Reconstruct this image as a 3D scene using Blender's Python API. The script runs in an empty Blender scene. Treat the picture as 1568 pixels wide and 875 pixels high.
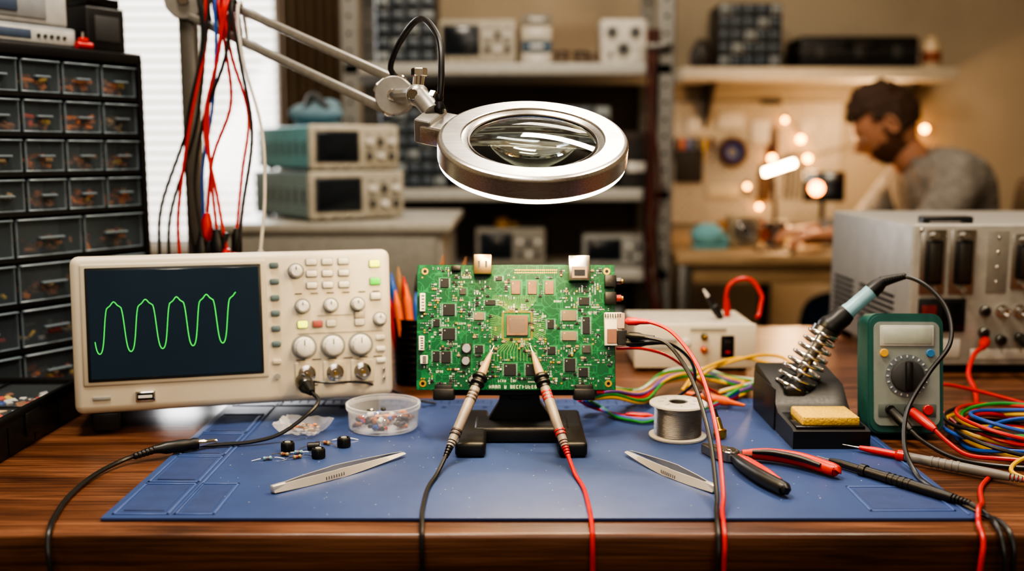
import bpy, bmesh, math, random
from math import radians, sin, cos, pi
from mathutils import Vector, Matrix, Euler, noise
random.seed(7)
DZ = 0.75   # desk height; everything is written relative to the desk top, lifted at the end

# ------------------------------------------------------------------ materials
def lin(h):
    h = h.lstrip('#')
    o = []
    for i in (0, 2, 4):
        c = int(h[i:i+2], 16)/255
        o.append(c/12.92 if c <= .04045 else ((c+.055)/1.055)**2.4)
    return (*o, 1)
MC = {}
def mat(name, col, rough=.5, metal=0, col2=None, scale=60, stretch=(1,1,1), bump=0, rv=.08,
        em=None, es=0, coat=0, detail=4, lo=.35, hi=.65, trans=0, ior=1.45):
    if name in MC: return MC[name]
    m = bpy.data.materials.new(name); m.use_nodes = True
    nt = m.node_tree; N = nt.nodes; L = nt.links
    b = N['Principled BSDF']
    c1 = lin(col)
    c2 = lin(col2) if col2 else tuple([x*.86 for x in c1[:3]]+[1])
    tc = N.new('ShaderNodeTexCoord'); mp = N.new('ShaderNodeMapping')
    mp.inputs['Scale'].default_value = stretch
    no = N.new('ShaderNodeTexNoise'); no.inputs['Scale'].default_value = scale; no.inputs['Detail'].default_value = detail
    L.new(tc.outputs['Object'], mp.inputs[0]); L.new(mp.outputs[0], no.inputs['Vector'])
    cr = N.new('ShaderNodeValToRGB'); cr.color_ramp.elements[0].position = lo; cr.color_ramp.elements[1].position = hi
    cr.color_ramp.elements[0].color = c1; cr.color_ramp.elements[1].color = c2
    L.new(no.outputs[0], cr.inputs[0]); L.new(cr.outputs[0], b.inputs['Base Color'])
    mr = N.new('ShaderNodeMapRange'); mr.inputs[3].default_value = max(0.02, rough-rv); mr.inputs[4].default_value = min(1, rough+rv)
    L.new(no.outputs[0], mr.inputs[0]); L.new(mr.outputs[0], b.inputs['Roughness'])
    b.inputs['Metallic'].default_value = metal
    if bump:
        bp = N.new('ShaderNodeBump'); bp.inputs['Strength'].default_value = bump; bp.inputs['Distance'].default_value = .002
        L.new(no.outputs[0], bp.inputs['Height']); L.new(bp.outputs[0], b.inputs['Normal'])
    if em:
        b.inputs['Emission Color'].default_value = lin(em); b.inputs['Emission Strength'].default_value = es
    if coat: b.inputs['Coat Weight'].default_value = coat
    if trans:
        b.inputs['Transmission Weight'].default_value = trans; b.inputs['IOR'].default_value = ior
    MC[name] = m
    return m
def clear(name, tint='#ffffff', fac=.2, rough=.1, edge=.45):
    if name in MC: return MC[name]
    m = bpy.data.materials.new(name); m.use_nodes = True
    nt = m.node_tree; N = nt.nodes; L = nt.links
    b = N['Principled BSDF']; b.inputs['Base Color'].default_value = lin(tint); b.inputs['Roughness'].default_value = rough
    tr = N.new('ShaderNodeBsdfTransparent'); mx = N.new('ShaderNodeMixShader'); lw = N.new('ShaderNodeLayerWeight')
    lw.inputs[0].default_value = .35
    ma = N.new('ShaderNodeMath'); ma.operation = 'MULTIPLY_ADD'; ma.inputs[1].default_value = edge; ma.inputs[2].default_value = fac
    ma.use_clamp = True
    L.new(lw.outputs['Facing'], ma.inputs[0]); L.new(ma.outputs[0], mx.inputs[0])
    L.new(tr.outputs[0], mx.inputs[1]); L.new(b.outputs[0], mx.inputs[2])
    L.new(mx.outputs[0], N['Material Output'].inputs[0])
    MC[name] = m
    return m

black = mat('black_plastic', '#161617', .42, bump=.05, scale=400)
blackrub = mat('black_rubber', '#111112', .42)
blackgl = mat('black_gloss', '#0a0a0c', .2)
cream = mat('cream_plastic', '#d0c8b6', .40, col2='#c9c0ad', scale=8, bump=.03)
cream2 = mat('cream_panel', '#c0b8a5', .5, col2='#b8af9c', scale=20)
greyp = mat('grey_plastic', '#8d8f8c', .5)
dgrey = mat('dark_grey_plastic', '#3b3d3f', .5)
lgrey = mat('light_grey_plastic', '#b9bab6', .45)
white = mat('white_plastic', '#dedcd6', .4)
steel = mat('steel', '#b9b6b0', .25, 1, scale=200, stretch=(1,1,10))
steeld = mat('steel_dark', '#6c6b69', .32, 1, scale=200)
chrome = mat('chrome', '#dedcd8', .12, 1)
alu = mat('painted_aluminium', '#a19f9a', .38, .6, scale=100)
gold = mat('gold', '#d8ae50', .28, 1)
copper = mat('copper', '#b9714a', .35, 1)
solder = mat('solder', '#8c8c90', .34, .95, scale=900, bump=.2)
redp = mat('red_plastic', '#c01c12', .33)
redc = mat('red_cable', '#bf1710', .36)
blackc = mat('black_cable', '#161618', .38)
yelc = mat('yellow_cable', '#d8a91a', .4)
bluec = mat('blue_cable', '#1d4fa5', .4)
greenc = mat('green_cable', '#2c8a3a', .4)
purc = mat('purple_cable', '#6d4a93', .4)
orac = mat('orange_cable', '#cf5a17', .4)
whic = mat('white_cable', '#c9c5bd', .4)
brownc = mat('brown_cable', '#5f3120', .5)
maroon = mat('cable_maroon','#4a1815',.5)

def emis(name, col, s):
    return mat(name, col, .5, em=col, es=s)

# ------------------------------------------------------------------ builder
def align(p0, p1):
    p0 = Vector(p0); p1 = Vector(p1); d = p1-p0
    q = Vector((0,0,1)).rotation_difference(d.normalized())
    return Matrix.Translation(p0) @ q.to_matrix().to_4x4(), d.length
def T(x,y,z): return Matrix.Translation((x,y,z))
def R(x=0,y=0,z=0): return Euler((radians(x),radians(y),radians(z)),'XYZ').to_matrix().to_4x4()
def catmull(pts, n=8, closed=False):
    P = [Vector(p) for p in pts]
    if len(P) < 3 and not closed: return P
    out = []
    k = len(P)
    rng = range(k if closed else k-1)
    for i in rng:
        if closed: a,b,c,d = P[(i-1)%k],P[i],P[(i+1)%k],P[(i+2)%k]
        else:
            b,c = P[i],P[i+1]
            a = P[i-1] if i>0 else b*2-c
            d = P[i+2] if i+2<k else c*2-b
        for j in range(n):
            t=j/n
            out.append(.5*((2*b)+(c-a)*t+(2*a-5*b+4*c-d)*t*t+(-a+3*b-3*c+d)*t**3))
    if not closed: out.append(P[-1])
    return out
class MB:
    def __init__(s, name, loc=(0,0,0), rot=(0,0,0)):
        s.name=name; s.v=[]; s.f=[]; s.m=[]; s.mats=[]; s.M=Matrix(); s.loc=loc; s.rot=rot
    def add(s, verts, faces, mt, M=None):
        if mt not in s.mats: s.mats.append(mt)
        k=s.mats.index(mt); o=len(s.v)
        MM = s.M @ M if M is not None else s.M
        s.v += [tuple(MM @ Vector(p)) for p in verts]
        for f in faces:
            s.f.append(tuple(i+o for i in f)); s.m.append(k)
    def box(s, c, d, mt, bev=0, seg=2, rot=None, M=None, taper=None):
        bm=bmesh.new(); bmesh.ops.create_cube(bm,size=1)
        for v in bm.verts:
            v.co = Vector((v.co.x*d[0],v.co.y*d[1],v.co.z*d[2]))
            if taper and v.co.z>0: v.co.x*=taper[0]; v.co.y*=taper[1]
        if bev>0:
            bmesh.ops.bevel(bm,geom=bm.edges[:],offset=min(bev,min(d)*.49),segments=seg,affect='EDGES',profile=.5)
        A=T(*c)
        if rot: A=A@R(*rot)
        if M is not None: A=M@A
        bm.verts.index_update()
        s.add([v.co.copy() for v in bm.verts],[[v.index for v in f.verts] for f in bm.faces],mt,A)
        bm.free()
    def b2(s, lo, hi, mt, bev=0, seg=2, M=None):
        s.box([(a+b)/2 for a,b in zip(lo,hi)],[abs(b-a) for a,b in zip(lo,hi)],mt,bev,seg,M=M)
    def lathe(s, prof, mt, M=None, seg=32, sx=1, sy=1):
        vs=[]; rings=[]
        for r,z in prof:
            if r<1e-7: rings.append([len(vs)]); vs.append((0,0,z))
            else:
                st=len(vs); rings.append(list(range(st,st+seg)))
                for i in range(seg):
                    a=2*pi*i/seg; vs.append((r*cos(a)*sx,r*sin(a)*sy,z))
        fs=[]
        for A,B in zip(rings,rings[1:]):
            if len(A)==1 and len(B)==1: continue
            for i in range(seg):
                j=(i+1)%seg
                if len(A)==1: fs.append((A[0],B[j],B[i]))
                elif len(B)==1: fs.append((A[i],A[j],B[0]))
                else: fs.append((A[i],A[j],B[j],B[i]))
        s.add(vs,fs,mt,M)
    def cyl(s,p0,p1,r,mt,r2=None,seg=24,ch=None):
        r2=r if r2 is None else r2
        A,Ln=align(p0,p1)
        ch = min(r,r2,Ln)*.12 if ch is None else ch
        s.lathe([(0,0),(max(r-ch,1e-6),0),(r,ch),(r2,Ln-ch),(max(r2-ch,1e-6),Ln),(0,Ln)],mt,A,seg)
    def prof(s,p0,p1,pr,mt,seg=20):
        A,Ln=align(p0,p1)
        s.lathe([(r,z*Ln) for r,z in pr],mt,A,seg)
    def ball(s,c,r,mt,sc=(1,1,1),seg=20,rot=None):
        n=seg//2
        pr=[(r*sin(pi*i/n) if 0<i<n else 0,-r*cos(pi*i/n)) for i in range(n+1)]
        A=T(*c)
        if rot: A=A@R(*rot)
        s.lathe(pr,mt,A@Matrix.Diagonal((*sc,1)),seg)
    def tube(s,pts,r,mt,seg=8,n=8,closed=False,raw=False,flat=1):
        P=[Vector(p) for p in pts] if raw else catmull(pts,n,closed)
        K=len(P)
        if not hasattr(r,'__len__'): rr=[r]*K
        else:
            rr=[]
            for i in range(K):
                t=i/(K-1)*(len(r)-1); a=int(t); b=min(a+1,len(r)-1); rr.append(r[a]*(1-(t-a))+r[b]*(t-a))
        vs=[]; fs=[]; nrm=None
        for i in range(K):
            if closed: tg=P[(i+1)%K]-P[i-1]
            else: tg=P[min(i+1,K-1)]-P[max(i-1,0)]
            if tg.length<1e-9: tg=Vector((0,0,1))
            tg.normalize()
            if nrm is None:
                nrm=tg.orthogonal().normalized()
            else:
                nrm=(nrm-tg*nrm.dot(tg))
                if nrm.length<1e-6: nrm=tg.orthogonal()
                nrm.normalize()
            bi=tg.cross(nrm)
            for j in range(seg):
                a=2*pi*j/seg
                vs.append(P[i]+(nrm*cos(a)+bi*sin(a)*flat)*rr[i])
        for i in range(K if closed else K-1):
            i2=(i+1)%K
            for j in range(seg):
                j2=(j+1)%seg
                fs.append((i*seg+j,i*seg+j2,i2*seg+j2,i2*seg+j))
        if not closed:
            fs.append(tuple(range(seg))[::-1]); fs.append(tuple((K-1)*seg+j for j in range(seg)))
        s.add(vs,fs,mt)
    def torus(s,c,R_,r,mt,rot=(0,0,0),seg=32,rs=8,sc=(1,1,1)):
        A=T(*c)@R(*rot)
        pts=[A@Vector((R_*cos(2*pi*i/seg)*sc[0],R_*sin(2*pi*i/seg)*sc[1],0)) for i in range(seg)]
        s.tube(pts,r,mt,seg=rs,closed=True,raw=True)
    def prism(s,pts,h,mt,M=None):
        n=len(pts)
        vs=[(x,y,0) for x,y in pts]+[(x,y,h) for x,y in pts]
        fs=[tuple(range(n))[::-1],tuple(range(n,2*n))]+[(i,(i+1)%n,n+(i+1)%n,n+i) for i in range(n)]
        s.add(vs,fs,mt,M)
    def done(s, parent=None, ang=38):
        me=bpy.data.meshes.new(s.name)
        me.from_pydata(s.v,[],s.f)
        for m_ in s.mats: me.materials.append(m_)
        me.polygons.foreach_set('material_index',s.m)
        bm=bmesh.new(); bm.from_mesh(me); bmesh.ops.recalc_face_normals(bm,faces=bm.faces[:]); bm.to_mesh(me); bm.free()
        me.polygons.foreach_set('use_smooth',[True]*len(me.polygons))
        me.set_sharp_from_angle(angle=radians(ang))
        me.update()
        ob=bpy.data.objects.new(s.name,me); bpy.context.collection.objects.link(ob)
        ob.location=s.loc; ob.rotation_euler=[radians(a) for a in s.rot]
        if parent: ob.parent=parent
        return ob

# ------------------------------------------------------------------ surface materials
def wood(name, a, b, c, rough=.35, sc=(1.3,16,16)):
    m=bpy.data.materials.new(name); m.use_nodes=True
    nt=m.node_tree;N=nt.nodes;L=nt.links;bs=N['Principled BSDF']
    tc=N.new('ShaderNodeTexCoord');mp=N.new('ShaderNodeMapping');mp.inputs['Scale'].default_value=sc
    L.new(tc.outputs['Object'],mp.inputs[0])
    n1=N.new('ShaderNodeTexNoise');n1.inputs['Scale'].default_value=2.2;n1.inputs['Detail'].default_value=10;n1.inputs['Roughness'].default_value=.65;n1.inputs['Distortion'].default_value=.6
    L.new(mp.outputs[0],n1.inputs['Vector'])
    cr=N.new('ShaderNodeValToRGB');e=cr.color_ramp.elements
    e[0].position=.32;e[0].color=lin(a);e[1].position=.7;e[1].color=lin(c);k=e.new(.5);k.color=lin(b)
    L.new(n1.outputs[0],cr.inputs[0])
    mp2=N.new('ShaderNodeMapping');mp2.inputs['Scale'].default_value=(3,120,120);L.new(tc.outputs['Object'],mp2.inputs[0])
    n2=N.new('ShaderNodeTexNoise');n2.inputs['Scale'].default_value=3;n2.inputs['Detail'].default_value=5;L.new(mp2.outputs[0],n2.inputs['Vector'])
    mx=N.new('ShaderNodeMix');mx.data_type='RGBA';mx.blend_type='MULTIPLY';mx.inputs[0].default_value=.65
    cr2=N.new('ShaderNodeValToRGB');cr2.color_ramp.elements[0].position=.38;cr2.color_ramp.elements[0].color=(.3,.25,.22,1);cr2.color_ramp.elements[1].position=.6;cr2.color_ramp.elements[1].color=(1,1,1,1)
    L.new(n2.outputs[0],cr2.inputs[0]);L.new(cr.outputs[0],mx.inputs[6]);L.new(cr2.outputs[0],mx.inputs[7]);L.new(mx.outputs[2],bs.inputs['Base Color'])
    bp=N.new('ShaderNodeBump');bp.inputs['Strength'].default_value=.3;bp.inputs['Distance'].default_value=.001
    L.new(n2.outputs[0],bp.inputs['Height']);L.new(bp.outputs[0],bs.inputs['Normal'])
    bs.inputs['Roughness'].default_value=rough
    return m
walnut=wood('walnut_wood','#3f251a','#68432f','#91644a',.31)
palewood=wood('pale_wood','#8f7252','#a88c68','#bba17c',.5)
wallm=mat('wall_paint','#aea08a',.85,col2='#a39681',scale=3,bump=.05)
floorm=wood('floor_wood','#3a2c22','#4f3d30','#5f4b3b',.5)
ceilm=mat('ceiling_paint','#cfc8bb',.9)

def pcbmat():
    m=bpy.data.materials.new('pcb_green');m.use_nodes=True
    nt=m.node_tree;N=nt.nodes;L=nt.links;b=N['Principled BSDF']
    tc=N.new('ShaderNodeTexCoord')
    v=N.new('ShaderNodeTexVoronoi');v.distance='MANHATTAN';v.feature='F2';v.inputs['Scale'].default_value=90
    v2=N.new('ShaderNodeTexVoronoi');v2.distance='MANHATTAN';v2.feature='F1';v2.inputs['Scale'].default_value=90
    L.new(tc.outputs['Object'],v.inputs['Vector']);L.new(tc.outputs['Object'],v2.inputs['Vector'])
    su=N.new('ShaderNodeMath');su.operation='SUBTRACT';L.new(v.outputs['Distance'],su.inputs[0]);L.new(v2.outputs['Distance'],su.inputs[1])
    cr=N.new('ShaderNodeValToRGB');e=cr.color_ramp.elements
    e[0].position=.04;e[0].color=lin('#197044');e[1].position=.10;e[1].color=lin('#0b4f31')
    L.new(su.outputs[0],cr.inputs[0]);L.new(cr.outputs[0],b.inputs['Base Color'])
    b.inputs['Roughness'].default_value=.34;b.inputs['Specular IOR Level'].default_value=.4
    return m
pcbm=pcbmat()
pcbtrace=mat('pcb_trace','#2c7f50',.35)
silk=mat('silkscreen','#e2ebdd',.6)

def brushed():
    m=bpy.data.materials.new('brushed_metal');m.use_nodes=True
    nt=m.node_tree;N=nt.nodes;L=nt.links;b=N['Principled BSDF']
    tc=N.new('ShaderNodeTexCoord');sp=N.new('ShaderNodeSeparateXYZ');L.new(tc.outputs['Object'],sp.inputs[0])
    cb=N.new('ShaderNodeCombineXYZ');L.new(sp.outputs[0],cb.inputs[0]);L.new(sp.outputs[1],cb.inputs[1])
    ln=N.new('ShaderNodeVectorMath');ln.operation='LENGTH';L.new(cb.outputs[0],ln.inputs[0])
    c2=N.new('ShaderNodeCombineXYZ');L.new(ln.outputs['Value'],c2.inputs[0]);L.new(sp.outputs[2],c2.inputs[1])
    no=N.new('ShaderNodeTexNoise');no.inputs['Scale'].default_value=900;no.inputs['Detail'].default_value=3;L.new(c2.outputs[0],no.inputs['Vector'])
    no2=N.new('ShaderNodeTexNoise');no2.inputs['Scale'].default_value=25;no2.inputs['Detail'].default_value=4;L.new(tc.outputs['Object'],no2.inputs['Vector'])
    cr=N.new('ShaderNodeValToRGB');cr.color_ramp.elements[0].position=.3;cr.color_ramp.elements[0].color=lin('#b4b0aa');cr.color_ramp.elements[1].position=.7;cr.color_ramp.elements[1].color=lin('#dad7d1')
    L.new(no.outputs[0],cr.inputs[0]);L.new(cr.outputs[0],b.inputs['Base Color'])
    mr=N.new('ShaderNodeMapRange');mr.inputs[3].default_value=.20;mr.inputs[4].default_value=.36;L.new(no2.outputs[0],mr.inputs[0]);L.new(mr.outputs[0],b.inputs['Roughness'])
    bp=N.new('ShaderNodeBump');bp.inputs['Strength'].default_value=.10;bp.inputs['Distance'].default_value=.0004;L.new(no.outputs[0],bp.inputs['Height']);L.new(bp.outputs[0],b.inputs['Normal'])
    b.inputs['Metallic'].default_value=.92;b.inputs['Anisotropic'].default_value=.4
    return m
brush=brushed()

# ------------------------------------------------------------------ room shell
XL,XR,YF,YB,ZF,ZC=-1.9,2.4,-1.4,4.0,-.75,1.95
WX0,WX1,WZ0,WZ1=-1.62,-.93,-.05,1.4
b=MB('floor'); b.b2((XL,YF,ZF-.05),(XR,YB,ZF),floorm); b.done()
b=MB('ceiling'); b.b2((XL,YF,ZC),(XR,YB,ZC+.05),ceilm); b.done()
b=MB('wall_left'); b.b2((XL-.1,YF,ZF),(XL,YB,ZC),wallm); b.done()
b=MB('wall_right'); b.b2((XR,YF,ZF),(XR+.1,YB,ZC),wallm); b.done()
b=MB('wall_front'); b.b2((XL,YF-.1,ZF),(XR,YF,ZC),wallm); b.done()
b=MB('wall_back')
b.b2((XL,YB,ZF),(WX0,YB+.12,ZC),wallm); b.b2((WX1,YB,ZF),(XR,YB+.12,ZC),wallm)
b.b2((WX0,YB,ZF),(WX1,YB+.12,WZ0),wallm); b.b2((WX0,YB,WZ1),(WX1,YB+.12,ZC),wallm); b.done()
b=MB('baseboard_back'); b.b2((XL,YB-.015,ZF),(XR,YB,ZF+.09),white,.003); b.done()
b=MB('window_1')
fr=mat('window_frame','#d8d4cc',.5)
for x0,x1,z0,z1 in ((WX0-.04,WX1+.04,WZ1,WZ1+.05),(WX0-.04,WX1+.04,WZ0-.05,WZ0),(WX0-.05,WX0,WZ0,WZ1),(WX1,WX1+.05,WZ0,WZ1)):
    b.b2((x0,YB-.03,z0),(x1,YB+.1,z1),fr,.004)
b.b2((-1.30,YB+.03,WZ0),(-1.24,YB+.08,WZ1),fr,.004)
for i in range(36):
    z=WZ0+.03+i*.04
    b.box(((WX0+WX1)/2,YB+.0,z),(WX1-WX0-.02,.026,.0018),fr,rot=(38,0,0))
b.done()
b=MB('window_curtain')
cur=mat('curtain_fabric','#75624b',.9,scale=300,bump=.2)
pts=[]
for i in range(41):
    x=-.90+.26*i/40; pts.append((x,YB-.1+.03*sin(i*1.15)))
vs=[(x,y,-.7) for x,y in pts]+[(x,y,1.5) for x,y in pts]
b.add(vs,[(i,i+1,42+i,41+i) for i in range(40)],cur)
b.cyl((-1.7,YB-.1,1.5),(-.55,YB-.1,1.5),.012,steeld)
b.done()

# ------------------------------------------------------------------ desk
b=MB('workbench_desk')
b.b2((-1.05,.757,-.042),(1.15,1.72,0),walnut,.004,3)
b.b2((-1.0,.80,-.12),(1.1,.82,-.042),walnut,.002); b.b2((-1.0,1.66,-.12),(1.1,1.68,-.042),walnut,.002)
for x in (-.98,1.08):
    for y in (.84,1.64): b.b2((x-.03,y-.03,ZF),(x+.03,y+.03,-.042),walnut,.004)
b.done()

# ------------------------------------------------------------------ cutting mat
matm=mat('silicone_mat','#394d7c',.46,col2='#324573',scale=14,bump=.03,rv=.12)
matl=mat('silicone_mat_ridge','#465c94',.42)
matd=mat('silicone_mat_groove','#1f2f58',.6)
b=MB('silicone_work_mat')
x0,x1,y0,y1=-.338,.385,.784,1.185; t=.0035
b.b2((x0,y0,.0002),(x1,y1,t),matm,.0012,2)
def ridge(xa,ya,xb,yb,w=.0022,mt=matl,h=.0008):
    b.b2((min(xa,xb)-w/2,min(ya,yb)-w/2,t-.0002),(max(xa,xb)+w/2,max(ya,yb)+w/2,t+h),mt,.0003,1)
def frame(xa,ya,xb,yb):
    ridge(xa,ya,xb,ya);ridge(xa,yb,xb,yb);ridge(xa,ya,xa,yb);ridge(xb,ya,xb,yb)
    q=.004
    b.b2((xa+q,ya+q,t-.0002),(xb-q,yb-q,t+.0002),mat('mat_recess','#2f4170',.55))
frame(-.330,.792,-.285,.868); frame(-.330,.874,-.285,.95); frame(-.330,.956,-.285,1.03); frame(-.330,1.036,-.285,1.11)
frame(-.279,.792,-.247,.868)
ridge(-.28,.792,-.28,1.177)
for k in range(4): ridge(-.324,.80+k*.08,-.291,.80+k*.08,.001,matd)
ridge(-.33,1.178,.378,1.178); ridge(-.33,1.15,.378,1.15); ridge(.378,.792,.378,1.178)
for i in range(70):
    x=-.325+i*.01
    if i%5==0: ridge(x,1.152,x,1.175,.0014,matd)
    else: ridge(x,1.165,x,1.175,.0009,matd)
for i in range(20): b.cyl((-.2+i*.024,1.142,t-.0002),(-.2+i*.024,1.142,t+.0005),.003,matd,seg=12)
frame(.30,.80,.37,.86)
for i in range(160):
    x=random.uniform(-.27,.37);y=random.uniform(.79,1.13)
    b.box((x,y,t+.0001),(random.uniform(.0004,.0015),random.uniform(.0004,.001),.0002),lgrey,rot=(0,0,random.uniform(0,180)))
b.done()

# ------------------------------------------------------------------ oscilloscope
OW,OH,OD=.339,.168,.12
b=MB('oscilloscope',(-.4625,1.024,.0250),(-6,0,14.85))
sideg=mat('scope_side','#6f746f',.5)
b.b2((-.003,.022,.004),(OW-.004,OD,OH-.005),sideg,.010,4)
b.b2((0,0,0),(OW,.03,OH),cream,.009,4)
b.b2((.01,.03,OH-.012),(OW-.01,OD-.01,OH-.001),cream,.005,3)
b.b2((.010,-.0018,.029),(.202,.004,.160),cream2,.003,3)
b.b2((.0155,-.0028,.034),(.1965,.004,.1555),mat('screen_bezel','#23282b',.35),.0015,2)
scr=mat('lcd_screen','#14222e',.18,col2='#182836',scale=5,em='#1c3140',es=.3)
b.b2((.0185,-.0032,.037),(.1935,.003,.1525),scr,.0005,1)
gr=emis('trace_green','#35f04a',1.0)
P=[]
for i in range(320):
    u=i/319; x=.024+u*.145
    ph=(u*4.62+.36+.012*sin(u*9))%1.0
    s_=cos(2*pi*ph)
    z=math.tanh(2.4*s_+1.15)-.06
    if s_>.2: z+=.10*cos(6*pi*ph)*(s_-.2)-.04
    z=(z+.15*s_)/1.12
    P.append((x,-.0036,.090+.0278*z+.007*u))
b.tube(P,.00042,gr,seg=5,raw=True)
for z in (.153,.135,.117,.100,.083,.066):
    b.box((.2105,-.001,z),(.010,.005,.0065),mat('key_bluegrey','#5d7076',.5),.0018,2)
b.box((.2105,-.001,.046),(.009,.004,.005),cream2,.001)
b.lathe([(0,0),(.0032,0),(.0032,.002),(0,.0022)],greyp,T(.2105,-.002,.030)@R(90,0,0),12)
def knob(x,z,r,h,base=True):
    A=T(x,0,z)@R(90,0,0)
    if base: b.lathe([(0,0),(r*1.35,0),(r*1.3,.0012),(0,.0012)],greyp,A,24)
    b.lathe([(r*1.08,.001),(r*1.08,.003),(r*.92,.0045),(r*.86,h-.001),(r*.7,h),(0,h)],white,A,24)
    for k in range(14):
        a=2*pi*k/14
        b.box((r*.90*cos(a),r*.90*sin(a),h*.55),(.0008,.0008,h*.6),cream2,M=A)
    b.box((0,r*.55,h+.0002),(.0008,r*.6,.0006),dgrey,M=A)
knob(.234,.146,.0068,.012)
lity=emis('lit_yellow','#e0f030',1.8);litg=emis('lit_green','#59d02a',.9)
keyc=mat('key_cream','#e3dfd4',.4)
for i,x in enumerate((.251,.2685,.2865)):
    for z in (.1555,.1425,.1295):
        b.box((x,-.0008,z),(.0130,.003,.0083),greyp,.0015,2);b.box((x,-.0015,z),(.0115,.005,.0068),keyc,.0015,2)
for z,mt in ((.152,lity),(.132,litg),(.115,keyc)):
    b.box((.3215,-.0008,z),(.0130,.003,.009),greyp,.0015,2);b.box((.3215,-.0015,z),(.0115,.005,.0075),mt,.0015,2)
for x,z in ((.240,.1065),(.271,.1065),(.301,.1065)): knob(x,z,.0066,.011)
for x,z,mt in ((.2395,.0865,lity),(.256,.0865,mat('key_red','#b0605a',.5)),(.271,.0865,keyc),(.3025,.0865,keyc),(.3025,.0945,cream2)):
    b.box((x,-.0008,z),(.0118,.003,.0088),greyp,.0015,2);b.box((x,-.0015,z),(.0105,.005,.0075),mt,.0015,2)
for x in (.2405,.272,.303): knob(x,.061,.0105,.014)
knob(.3255,.089,.0062,.010)
for z in (.068,.055,.042): b.box((.3255,-.001,z),(.010,.004,.005),keyc,.001,2)
def bnc(bb,A,r=.0062,L_=.014):
    bb.lathe([(0,0),(r*1.55,0),(r*1.55,.002),(r*1.05,.0025),(r*1.05,.005),(r,.005),(r,L_),(r*.75,L_),(r*.75,L_*.5),(0,L_*.5)],chrome,A,24)
    bb.lathe([(0,L_*.5),(r*.3,L_*.5),(r*.3,L_*.9),(0,L_*.9)],gold,A,10)
for x in (.2425,.2735,.304):
    b.box((x,-.0008,.031),(.026,.003,.026),cream2,.004,3)
    bnc(b,T(x,-.001,.031)@R(90,0,0))
for z in (.031,.021): b.box((.328,-.001,z),(.003,.006,.006),chrome,.001)
b.box((.072,-.001,.0165),(.020,.004,.011),chrome,.001); b.box((.072,-.0032,.0165),(.0165,.001,.0075),blackgl); b.box((.072,-.004,.0165),(.014,.0015,.0028),white)
b.box((.028,-.0005,.0165),(.018,.002,.004),greyp,.0006)
for x in (.236,.2535,.271,.2885,.306,.322):
    b.box((x,-.0002,.1205),(.008,.0008,.0010),dgrey)
    b.box((x,-.0002,.0465),(.010,.0008,.0009),dgrey)
b.box((.281,-.0002,.0758),(.095,.0008,.0007),greyp); b.box((.281,-.0002,.0955),(.05,.0008,.0006),greyp)
for x in (.03,OW-.03):
    b.box((x,.012,-.010),(.028,.006,.020),black,.002,2,rot=(6,0,0))
    b.cyl((x,OD-.02,.002),(x,OD-.02,-.0085),.008,black)
for i in range(16): b.box((.06+i*.013,OD-.05,OH-.0005),(.006,.05,.001),sideg)
b.done()

b=MB('oscilloscope_input_cable')
b.prof((-.231,1.076,.051),(-.222,1.056,.049),[(0,0),(.0085,0),(.009,.1),(.009,.9),(.0075,1),(0,1)],steeld)
b.prof((-.222,1.057,.049),(-.214,1.040,.046),[(0,0),(.0075,0),(.006,.5),(.0035,1),(0,1)],blackrub)
cab=[(-.214,1.041,.046),(-.205,1.028,.040),(-.213,1.012,.030),(-.2388,.998,.013),(-.265,.988,.0075),(-.292,.981,.0068),(-.315,.974,.0075)]
b.tube(cab,.0021,blackc)
b.prof((-.300,.9815,.0098),(-.318,.9715,.0105),[(0,0),(.0028,0),(.0034,.2),(.0028,.4),(.0036,.6),(.0045,1),(0,1)],chrome)
b.prof((-.316,.9725,.0105),(-.352,.951,.0105),[(0,0),(.0055,0),(.0062,.1),(.0052,.2),(.0062,.3),(.0062,.75),(.0045,.9),(.004,1),(0,1)],blackrub)
for k in range(6):
    t_=k/6; p=(-.352-.018*t_,.951-.0125*t_,.0105-.004*t_)
    b.ball(p,.0042-.001*t_,blackrub,seg=12)
b.tube([(-.352,.951,.0105),(-.3755,.932,.0058),(-.388,.89,.0036),(-.3865,.835,.0028),(-.376,.785,.0028),(-.3685,.762,.0038),(-.3655,.7500,-.006),(-.362,.745,-.03),(-.358,.744,-.12),(-.35,.75,-.3)],.0023,blackc)
b.done()
b=MB('oscilloscope_ground_lead')
b.tube([(-.2265,1.066,.053),(-.20,1.062,.052),(-.170,1.090,.046),(-.145,1.125,.030),(-.115,1.14,.014),(-.09,1.15,.0062)],.0014,blackc,seg=6)
b.done()

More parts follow.
